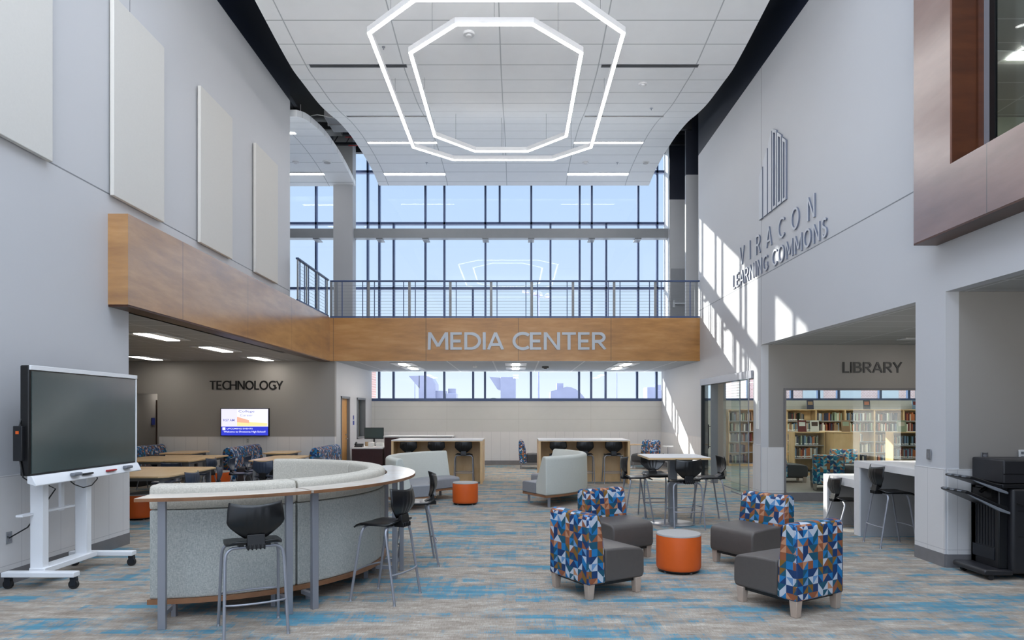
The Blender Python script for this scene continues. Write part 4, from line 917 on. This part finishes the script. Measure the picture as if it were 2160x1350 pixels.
# ------------------------------------------------------------------ wall screen
t = thing('wall_screen', 'lit wall screen with a blue welcome banner under the technology sign', 'screen', (-7.16, 18.09, 1.495))
emis('scr_w', (216, 214, 244), 1.0); emis('scr_b', (44, 56, 190), 1.0); emis('scr_o', (232, 176, 150), .9); emis('scr_y', (238, 226, 160), .9); emis('scr_g', (150, 150, 196), .9); emis('scr_t', (228, 230, 255), 1.1); emis('scr_d', (140, 130, 170), .8); emis('scr_n', (70, 70, 160), .8)
B().box(-.64, .64, -.06, 0, -.365, .365).obj('casing', 'black', t, .004)
B().box(-.62, .62, -.0615, -.06, -.12, .35).obj('upper_display', 'scr_w', t); B().box(-.62, .62, -.0615, -.06, -.35, -.121).obj('blue_banner', 'scr_b', t)
B().box(-.2, .6, -.063, -.0616, -.10, .34).obj('poster_slide', 'scr_t', t); B().prism([(-.2, -.10), (.6, -.10), (.6, -.03), (.2, 0), (-.2, .03)], -.0645, -.0632, 1).obj('yellow_field', 'scr_y', t)
B().prism([(-.2, .0), (.12, -.03), (.12, .05), (-.12, .12), (-.2, .14)], -.066, -.0646, 1).obj('photo_patch', 'scr_o', t)
def txt(s_, x, z, w_, h_, mat, par, y=-.067, nm='lettering', bold=.004):
    me = text_mesh(s_, w_, h_, .001, bold); me.transform(Matrix(((1, 0, 0, x), (0, 0, -1, y), (0, 1, 0, z), (0, 0, 0, 1)))); me.name = nm; me.materials.append(M[mat])
    o = bpy.data.objects.new(nm, me); COL.objects.link(o); o.parent = par; return o
txt('9:57 AM', -.57, .02, .3, .06, 'scr_n', t); txt('College', -.16, .24, .42, .075, 'scr_n', t); txt('Career', -.12, .15, .34, .065, 'scr_g', t)
txt('UPCOMING EVENTS', -.47, -.19, .68, .035, 'scr_t', t); txt('Welcome to Owatonna High School!', -.55, -.29, 1.1, .06, 'scr_t', t); B().box(-.585, -.51, -.067, -.062, -.21, -.14).obj('calendar_icon', 'scr_t', t)
def outlet(loc, rz, lab, mat='outlet', white=True):
    t = thing('wall_outlet', lab, 'outlet', loc, rz, 'wall outlets'); B().box(-.038, .038, -.008, 0, -.06, .06).obj('cover_plate', mat, t, .002)
    for z in (-.025, .025): B().box(-.016, .016, -.011, -.008, z-.014, z+.014).obj('socket', 'white' if not white else 'legmetal', t)
    return t
outlet((-7.1, 18.088, 1.0), 0, 'small outlet under the wall screen'); outlet((4.842, 8.0, 1.26), -PI/2, 'steel outlet on the pillar by the work counter', 'chrome'); outlet((5.28, 7.69, 1.24), 0, 'steel outlet with a white cord on the copier wall', 'chrome'); outlet((5.70, 7.69, 1.27), 0, 'white outlet with a black plug above the copier', 'white')
outlet((XL+.013, 6.93, .48), PI/2, 'steel outlet low on the left wall with a black plug', 'chrome')
o = B().tube([(5.28, 7.66, 1.22), (5.32, 7.64, 1.22), (5.35, 7.64, 1.15), (5.36, 7.64, .95), (5.36, 7.6, .9)], .006).obj('power_cord', 'white'); tag(o, 'white cord hanging from the outlet down behind the copier', 'cord')
o = B().box(XR-.012, XR-.002, 13.62, 13.78, 1.42, 1.98).obj('wall_poster', 'papers'); tag(o, 'narrow white notice on the wall edge by the glass door', 'poster')

# ------------------------------------------------------------------ mobile display
t = thing('mobile_display', 'large wheeled touch display with dark screen on a white stand', 'display', (-4.72, 7.2, 0))
y0, y1, z0, z1 = -.58, 1.28, 1.13, 2.21      # local y of the screen ends
B().box(-.09, 0, y0, y1, z0, z1).obj('casing', 'black', t, .012)
B().box(-.001, .02, y0, y1, z1-.045, z1).box(-.001, .015, y1-.02, y1, z0, z1-.045).obj('bezel', 'whitemetal', t, .003)
B().box(.001, .008, y0+.03, y1-.03, z0+.02, z1-.055).obj('screen', 'screenglass', t)
B().prism([(-.02, 1.13), (.02, 1.13), (.03, 1.12), (.07, 1.04), (.065, 1.03), (-.02, 1.06)], y0, y1, 1).obj('pen_tray', 'whitemetal', t, .004)
for yy in (.02, .98): B().box(.045, .10, yy-.07, yy+.07, 1.08, 1.115).obj('eraser', 'copiergrey', t, .012)
for yy, c in ((.22, 'copierdark'), (.66, 'red')): B().box(.05, .08, yy-.09, yy+.09, 1.075, 1.095).obj('marker', c, t, .006)
for yy in (-.30, .40): B().box(-.16, -.03, yy-.045, yy+.045, .17, 1.55).obj('post', 'whitemetal', t, .006)
B().box(-.16, .0, -.36, .5, .13, .19).obj('base_beam', 'whitemetal', t, .008)
for yy in (-.42, .60):
    B().box(-.36, .36, yy-.05, yy+.05, .12, .17).obj('foot_bar', 'whitemetal', t, .006)
    for x in (-.32, .33):
        m = B().box(x-.03, x+.03, yy-.02, yy+.02, .085, .12).box(x-.025, x-.02+.05, yy-.026, yy-.02, .03, .1).box(x-.025, x+.03, yy+.02, yy+.026, .03, .1); c = m.obj('caster', 'blackmetal', t, .003)
        w_ = B().cyl(0, 0, -.017, .017, .045, 20).obj('wheel', 'rubber', c); w_.rotation_euler = (PI/2, 0, 0); w_.location = (x, yy, .045)
B().box(-.19, -.12, -.5, .3, .72, .74).obj('shelf_bracket', 'whitemetal', t); B().box(-.17, -.14, .1, .15, .7, 1.1).obj('cable_bracket', 'whitemetal', t)
B().box(-.13, -.04, y0-.04, y0+.01, 1.28, 1.62).obj('power_strip', 'copierdark', t, .006); B().box(-.10, -.07, y0-.045, y0-.039, 1.54, 1.57).obj('power_switch', 'orange', t)
B().tube([(-.08, y0-.02, 1.62), (-.08, y0+.01, 1.70), (-.05, y0+.05, 1.74)], .006).obj('cable', 'black', t)
B().tube([(-.08, y0-.01, 1.28), (-.05, y0-.01, 1.12), (-.02, y0+.08, 1.05), (-.08, y0+.3, 1.04), (-.1, -.05, .95), (-.15, -.2, .75), (-.25, -.25, .58), (-.38, -.27, .5), (-.43, -.27, .47)], .007).obj('cable', 'black', t)
B().tube([(-.02, .0, 1.06), (.0, .1, .98), (.0, .25, .93), (.0, .4, .94), (.0, .5, 1.0), (-.02, .52, 1.06)], .006).obj('cable', 'black', t)

# ------------------------------------------------------------------ copier
t = thing('copier', 'large black office copier with slanted output trays', 'copier', (5.08, 7.12, 0))
B().box(.10, .95, 0, .5, .06, .955).obj('body', 'copier', t, .03, 3)
B().box(.0, .099, .06, .5, .1, .96).obj('finisher', 'copierdark', t, .01); B().box(-.0, .09, .42, .5, .1, 1.0).obj('finisher_post', 'copier', t, .004)
for k in range(7): B().box(-.006, .0, .13+k*.045, .138+k*.045, .32, .75).obj('finisher_rib', 'blackmetal', t)
B().box(-.01, .0, .12, .46, .18, .31).obj('lower_panel', 'blackmetal', t, .003)
B().box(.02, .95, .02, .52, 1.0, 1.255).obj('document_feeder', 'copier', t, .02, 3); B().box(.0, .95, .0, .5, .96, .998).obj('scanner_bed', 'copierdark', t, .006)
B().box(.02, .95, .018, .02, 1.10, 1.108).obj('feeder_seam', 'black', t)
B().box(.16, .8, -.004, 0, .72, .725).obj('door_seam', 'black', t); B().box(.16, .9, -.004, 0, .45, .455).obj('drawer_seam', 'black', t); B().tube([(.14, -.01, .80), (.25, -.02, .77), (.4, -.02, .70), (.5, -.01, .62)], .006).obj('handle', 'black', t)
B().box(.2, .32, .02, .1, .957, .962).obj('button_panel', 'copiergrey', t)
B().prism([(-.20, .05), (.10, .05), (.10, .10), (-.19, .115), (-.21, .09)], -.02, .5, 1).obj('stabiliser_foot', 'copier', t, .015)
for x, y in ((-.12, .02), (-.12, .44), (.3, .05), (.8, .05), (.8, .45)):
    w_ = B().cyl(0, 0, -.02, .02, .03, 14).obj('caster', 'rubber', t); w_.rotation_euler = (PI/2, 0, 0); w_.location = (x, y, .03)
def tray(z0, z1, xl, xr, lab):
    k = B().prism([(xl, z1), (xl+.03, z1+.012), (xr-.1, z0+.05), (xr, z0+.02), (xr, z0-.02), (xr-.1, z0+.015), (xl+.01, z1-.018)], .03, .44, 1).obj('output_tray', 'copierdark', t, .005)
    B().prism([(xl+.02, z1-.022), (xr-.1, z0+.01), (xr, z0-.03), (xr, z0-.055), (xr-.12, z0-.02), (xl+.06, z1-.05)], .0, .03, 1).obj('tray_edge', 'copiergrey', k, .004)
    for yy in (.12, .24, .36): B().box(xl-.005, xl+.06, yy-.03, yy+.03, z1-.006, z1+.008).obj('paper_stop', 'copiergrey', k, .002)
tray(.95, 1.07, -.33, .06, ''); tray(.74, .92, -.38, .08, '')
B().tube([(-.1, .2, .90), (-.02, .2, .96), (.02, .2, .98)], .02).box(-.05, .0, .1, .4, .84, .93).obj('paper_exit', 'black', t)

# ------------------------------------------------------------------ white work counter (waterfall)
t = thing('work_counter', 'tall white waterfall counter beside the pillar', 'counter', (XR, 8.3, 0))
B().box(0, 2.6, .0, 1.5, .97, 1.06).obj('worktop', 'quartz', t, .003); B().box(0, 2.6, 1.35, 1.5, 0, .969).obj('end_panel', 'quartz', t, .003); B().box(.02, 2.6, 1.34, 1.35, .0, .965).obj('inner_face', 'colgrey', t)
t = thing('work_counter', 'lower white waterfall counter at the far end of the tall one', 'counter', (XR, 9.81, 0))
B().box(0, 1.6, .0, .97, .665, .785).obj('worktop', 'quartz', t, .003); B().box(0, 1.6, .84, .97, 0, .664).obj('end_panel', 'quartz', t, .003); B().box(.02, 1.6, .83, .84, 0, .66).obj('inner_face', 'colgrey', t)

# ------------------------------------------------------------------ wooden bay on the upper right
t = thing('wooden_bay', 'reddish wood clad bay box projecting from the right wall, upper right corner', 'bay window', (4.58, 7.86, 3.69))
D = -6.0
B().prism([(0, 0), (0, 6), (-.66, 6), (-.66, .68), (D, .68), (D, 0)], 0, .27, 0).obj('cladding', 'veneer_bay', t)
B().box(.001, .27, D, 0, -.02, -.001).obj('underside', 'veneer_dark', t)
B().box(.27, .33, -.70, -.66, .68, 5).obj('jamb', 'veneer_dark', t)
B().box(.02, .271, -.665, -.66+.003, .68, 6).obj('jamb_face', 'veneer_dark', t)
B().box(.33, .36, -.78, -.70, .68, 5).obj('window_frame', 'legmetal', t); B().box(.33, .36, -.86, -.785, .68, 5).obj('window_frame', 'black', t); B().box(.345, .355, D, -.86, .68, 5).obj('glazing', 'glass_green', t)
sboxes('wall_right.015', 'olive', [(5.02, 12, 12.6, 12.75, 3.7, 7.3), (11.9, 12, 0, 12.6, 3.7, 7.3), (4.9, 12, 0, .1, 3.7, 7.3)], 'upper room behind the bay glass')
sbox('floor.005', 'baseb', 5.02, 12, 0, 12.6, 3.7, 3.9); sbox('ceiling.010', 'tileceil', 5.02, 12, 0, 12.6, 7.2, 7.3, label='tile ceiling of the upper room')
for x, y, l in ((7.8, 9.0, 'nearer'), (7.8, 10.4, 'farther')): troffer(x, y, 7.198, 1.2, .25, '%s linear light in the upper room behind the bay glass' % l, 'upper room lights', 1, 'ledbay')
t = thing('ceiling_speaker', 'white round dish on the upper room ceiling behind the bay glass', 'ceiling speaker', (7.7, 9.9, 7.19)); B().lathe([(.3, 0), (.3, -.03), (.2, -.09), (.02, -.1)], seg=24).obj('dome', 'white', t, smooth=True)
t = thing('wooden_cabinet', 'dark wooden low cabinet with light top in the upper room', 'cabinet', (8.2, 12.3, 3.9)); B().box(-2.9, 2.9, -.2, .25, 0, 2.2).obj('body', 'veneer_dark', t); B().box(-3.02, 3.02, -.22, .27, 2.2, 2.28).obj('top', 'tan', t)

# ------------------------------------------------------------------ library bookcases and books
BC = [('dark red', (104, 36, 38)), ('navy blue', (34, 42, 70)), ('dark green', (44, 62, 52)), ('black', (26, 26, 30)), ('cream', (206, 198, 178)), ('white', (224, 222, 216)),
      ('tan', (150, 122, 92)), ('light blue', (110, 138, 164)), ('orange', (176, 100, 58)), ('grey', (120, 118, 120)), ('brown', (74, 52, 44)), ('pale green', (150, 164, 140))]
BM = []
for nm, c in BC:
    plain('book_'+nm, c, .5, var=.05)
    b = B().box(-.5, .5, 0, 1, 0, 1); me_o = b.obj('book', 'book_'+nm); me = me_o.data; bpy.data.objects.remove(me_o)
    me.materials.append(M['papers']); me.polygons[1].material_index = 1      # page block on top
    bq = bmesh.new(); bq.from_mesh(me); vs = [bq.verts.new((x, -.004, z)) for x, z in ((-.47, .07), (.47, .07), (.47, .2), (-.47, .2))]; f = bq.faces.new(vs); f.material_index = 1; bq.to_mesh(me); bq.free()   # shelf label on the spine
    BM.append(me)
rb = random.Random(11); NB = [0]; rest = {}
def add_book(x, y, z, w, d, h, k, label, group):
    if NB[0] < 290:
        o = bpy.data.objects.new('book', BM[k]); COL.objects.link(o); o.location = (x, y, z+.0005); o.scale = (w, d, h)
        tag(o, label, 'book', group); NB[0] += 1
    else:
        rest.setdefault(k, []).append((x-w/2, x+w/2, y, y+d, z+.0005, z+h))
def row(x0, x1, y, z, H, group, where, tilt=0):
    x = x0; run = rb.uniform(.35, .8)*(x1-x0); cols = [rb.randrange(12) for _ in range(4)]
    end = x1-rb.choice((0, .03, .1, .3))
    while x < end-.05:
        w = rb.uniform(.024, .05); h = H*rb.uniform(.66, .9); k = rb.choice(cols) if rb.random() < .45 else rb.randrange(12)
        add_book(x+w/2, y+rb.uniform(0, .03), z, w*.94, .16, h, k, '%s book standing %s' % (BC[k][0], where), group)
        x += w
        if rb.random() < .03: x += .06
def faceout(x, y, z, w, h, k, lab):
    o = B().box(-w/2, w/2, 0, .02, 0, h).obj('book', 'book_'+BC[k][0]); o.location = (x, y, z); o.rotation_euler = (-.12, 0, 0); tag(o, lab, 'book')
    B().box(-w*.36, w*.36, -.002, 0, h*.5, h*.86).obj('cover_picture', 'book_'+BC[(k+5) % 12][0], o)
def bookcase(x0, x1, y0, y1, zs, lab, grp, where, fill):
    """open front towards -y"""
    t = thing('bookcase', lab, 'bookcase', ((x0+x1)/2, y0, 0), 0, grp); L = (x1-x0)/2; D = y1-y0
    for sx in (-1, 1): B().box(*sorted((sx*L, sx*(L-.022))), 0, D, 0, zs[-1]).obj('side_panel', 'maple', t)
    B().box(-L+.023, L-.023, D-.012, D, 0, zs[-1]).obj('back_panel', 'maple', t)
    B().box(-L, L, -.01, D, zs[-1], zs[-1]+.03).obj('top_panel', 'mapletop', t)
    B().box(-L+.023, L-.023, .02, D-.013, 0, zs[0]).obj('kick_board', 'maple', t)
    for z in zs[:-1]: B().box(-L+.023, L-.023, .0, D-.013, z-.025, z).obj('shelf', 'colgrey', t)
    for i, z in enumerate(zs[:-1]):
        if i in fill: row(x0+.03, x1-.03, y0+.04, z, (zs[i+1]-z)-.03, grp+' books', '%s %s' % (['on the bottom shelf', 'on the second shelf', 'on the middle shelf', 'on the fourth shelf', 'on the top shelf'][i if len(zs) > 4 else i], where))
    return t
LOWZ = [.1, .48, .84, 1.18]
# low free-standing cases nearer to the glass
ux = [10.45, 11.35, 12.25, 13.15]
for i in range(3): bookcase(ux[i], ux[i+1]-.005, 18.9+.1*i, 19.3+.1*i, LOWZ, 'low maple bookcase, %s of the right-hand low row in the library' % ['leftmost', 'middle', 'rightmost'][i], 'low right bookcase', 'of the %s low bookcase on the right' % ['leftmost', 'middle', 'rightmost'][i], (1, 2))
bookcase(7.75, 8.6, 19.0, 19.4, LOWZ, 'low maple bookcase at the left in the library, open side to the glass', 'low left bookcase', 'of the low bookcase at the left', (1, 2))
t = thing('bookcase', 'low maple bookcase showing its plain end panel in the library', 'bookcase', (9.0, 18.5, 0)); B().box(-.38, .32, 0, 1.2, 0, 1.19).obj('end_panel', 'maple', t); B().box(-.4, .34, -.02, 1.22, 1.191, 1.22).obj('top_panel', 'mapletop', t)
# tall wall cases
TZ = [.1, .45, .8, 1.14, 1.48, 1.82]
ts = [6.95+i*.955 for i in range(8)][:7]
nmz = ['leftmost', 'second from left', 'third from left', 'fourth from left', 'fifth from left', 'sixth from left', 'rightmost']
tall = [(x, n) for x, n in zip(ts, nmz)]
for x, n in [tall[i] for i in (2, 3, 4, 5, 6, 0, 1)]: bookcase(x, x+.95, 22.3, 22.65, TZ, 'tall maple bookcase against the library back wall, %s' % n, 'tall bookcase', 'of the %s tall bookcase' % n, (4, 3, 2, 1, 0))
for k, bs in rest.items():
    m = B()
    for b in bs: m.box(*b)
    tag(m.obj('books', 'book_'+BC[k][0]), 'remaining %s books on the far library shelves' % BC[k][0], 'books', kind='stuff')
for x, k, l in ((9.65, 1, 'dark framed picture book'), (11.5, 3, 'dark red and black picture book'), (13.1, 7, 'pale blue picture book'), (14-.7, 5, 'white picture book')): faceout(x, 22.35, 1.852, .22, .3, k, l+' displayed on top of the tall bookcases')
for x, y, k, l in ((8.0, 19.05, 0, 'red book on display'), (8.35, 19.05, 5, 'white book on display'), (9.05, 18.7, 6, 'tan book on display'), (10.75, 19.0, 11, 'teal book on display'), (11.9, 19.1, 5, 'white notice on display'), (12.8, 19.2, 1, 'blue book on display')):
    faceout(x, y, 1.2125 if y > 18.9 else 1.222, .24, .32, k, l+' on top of the low bookcases')
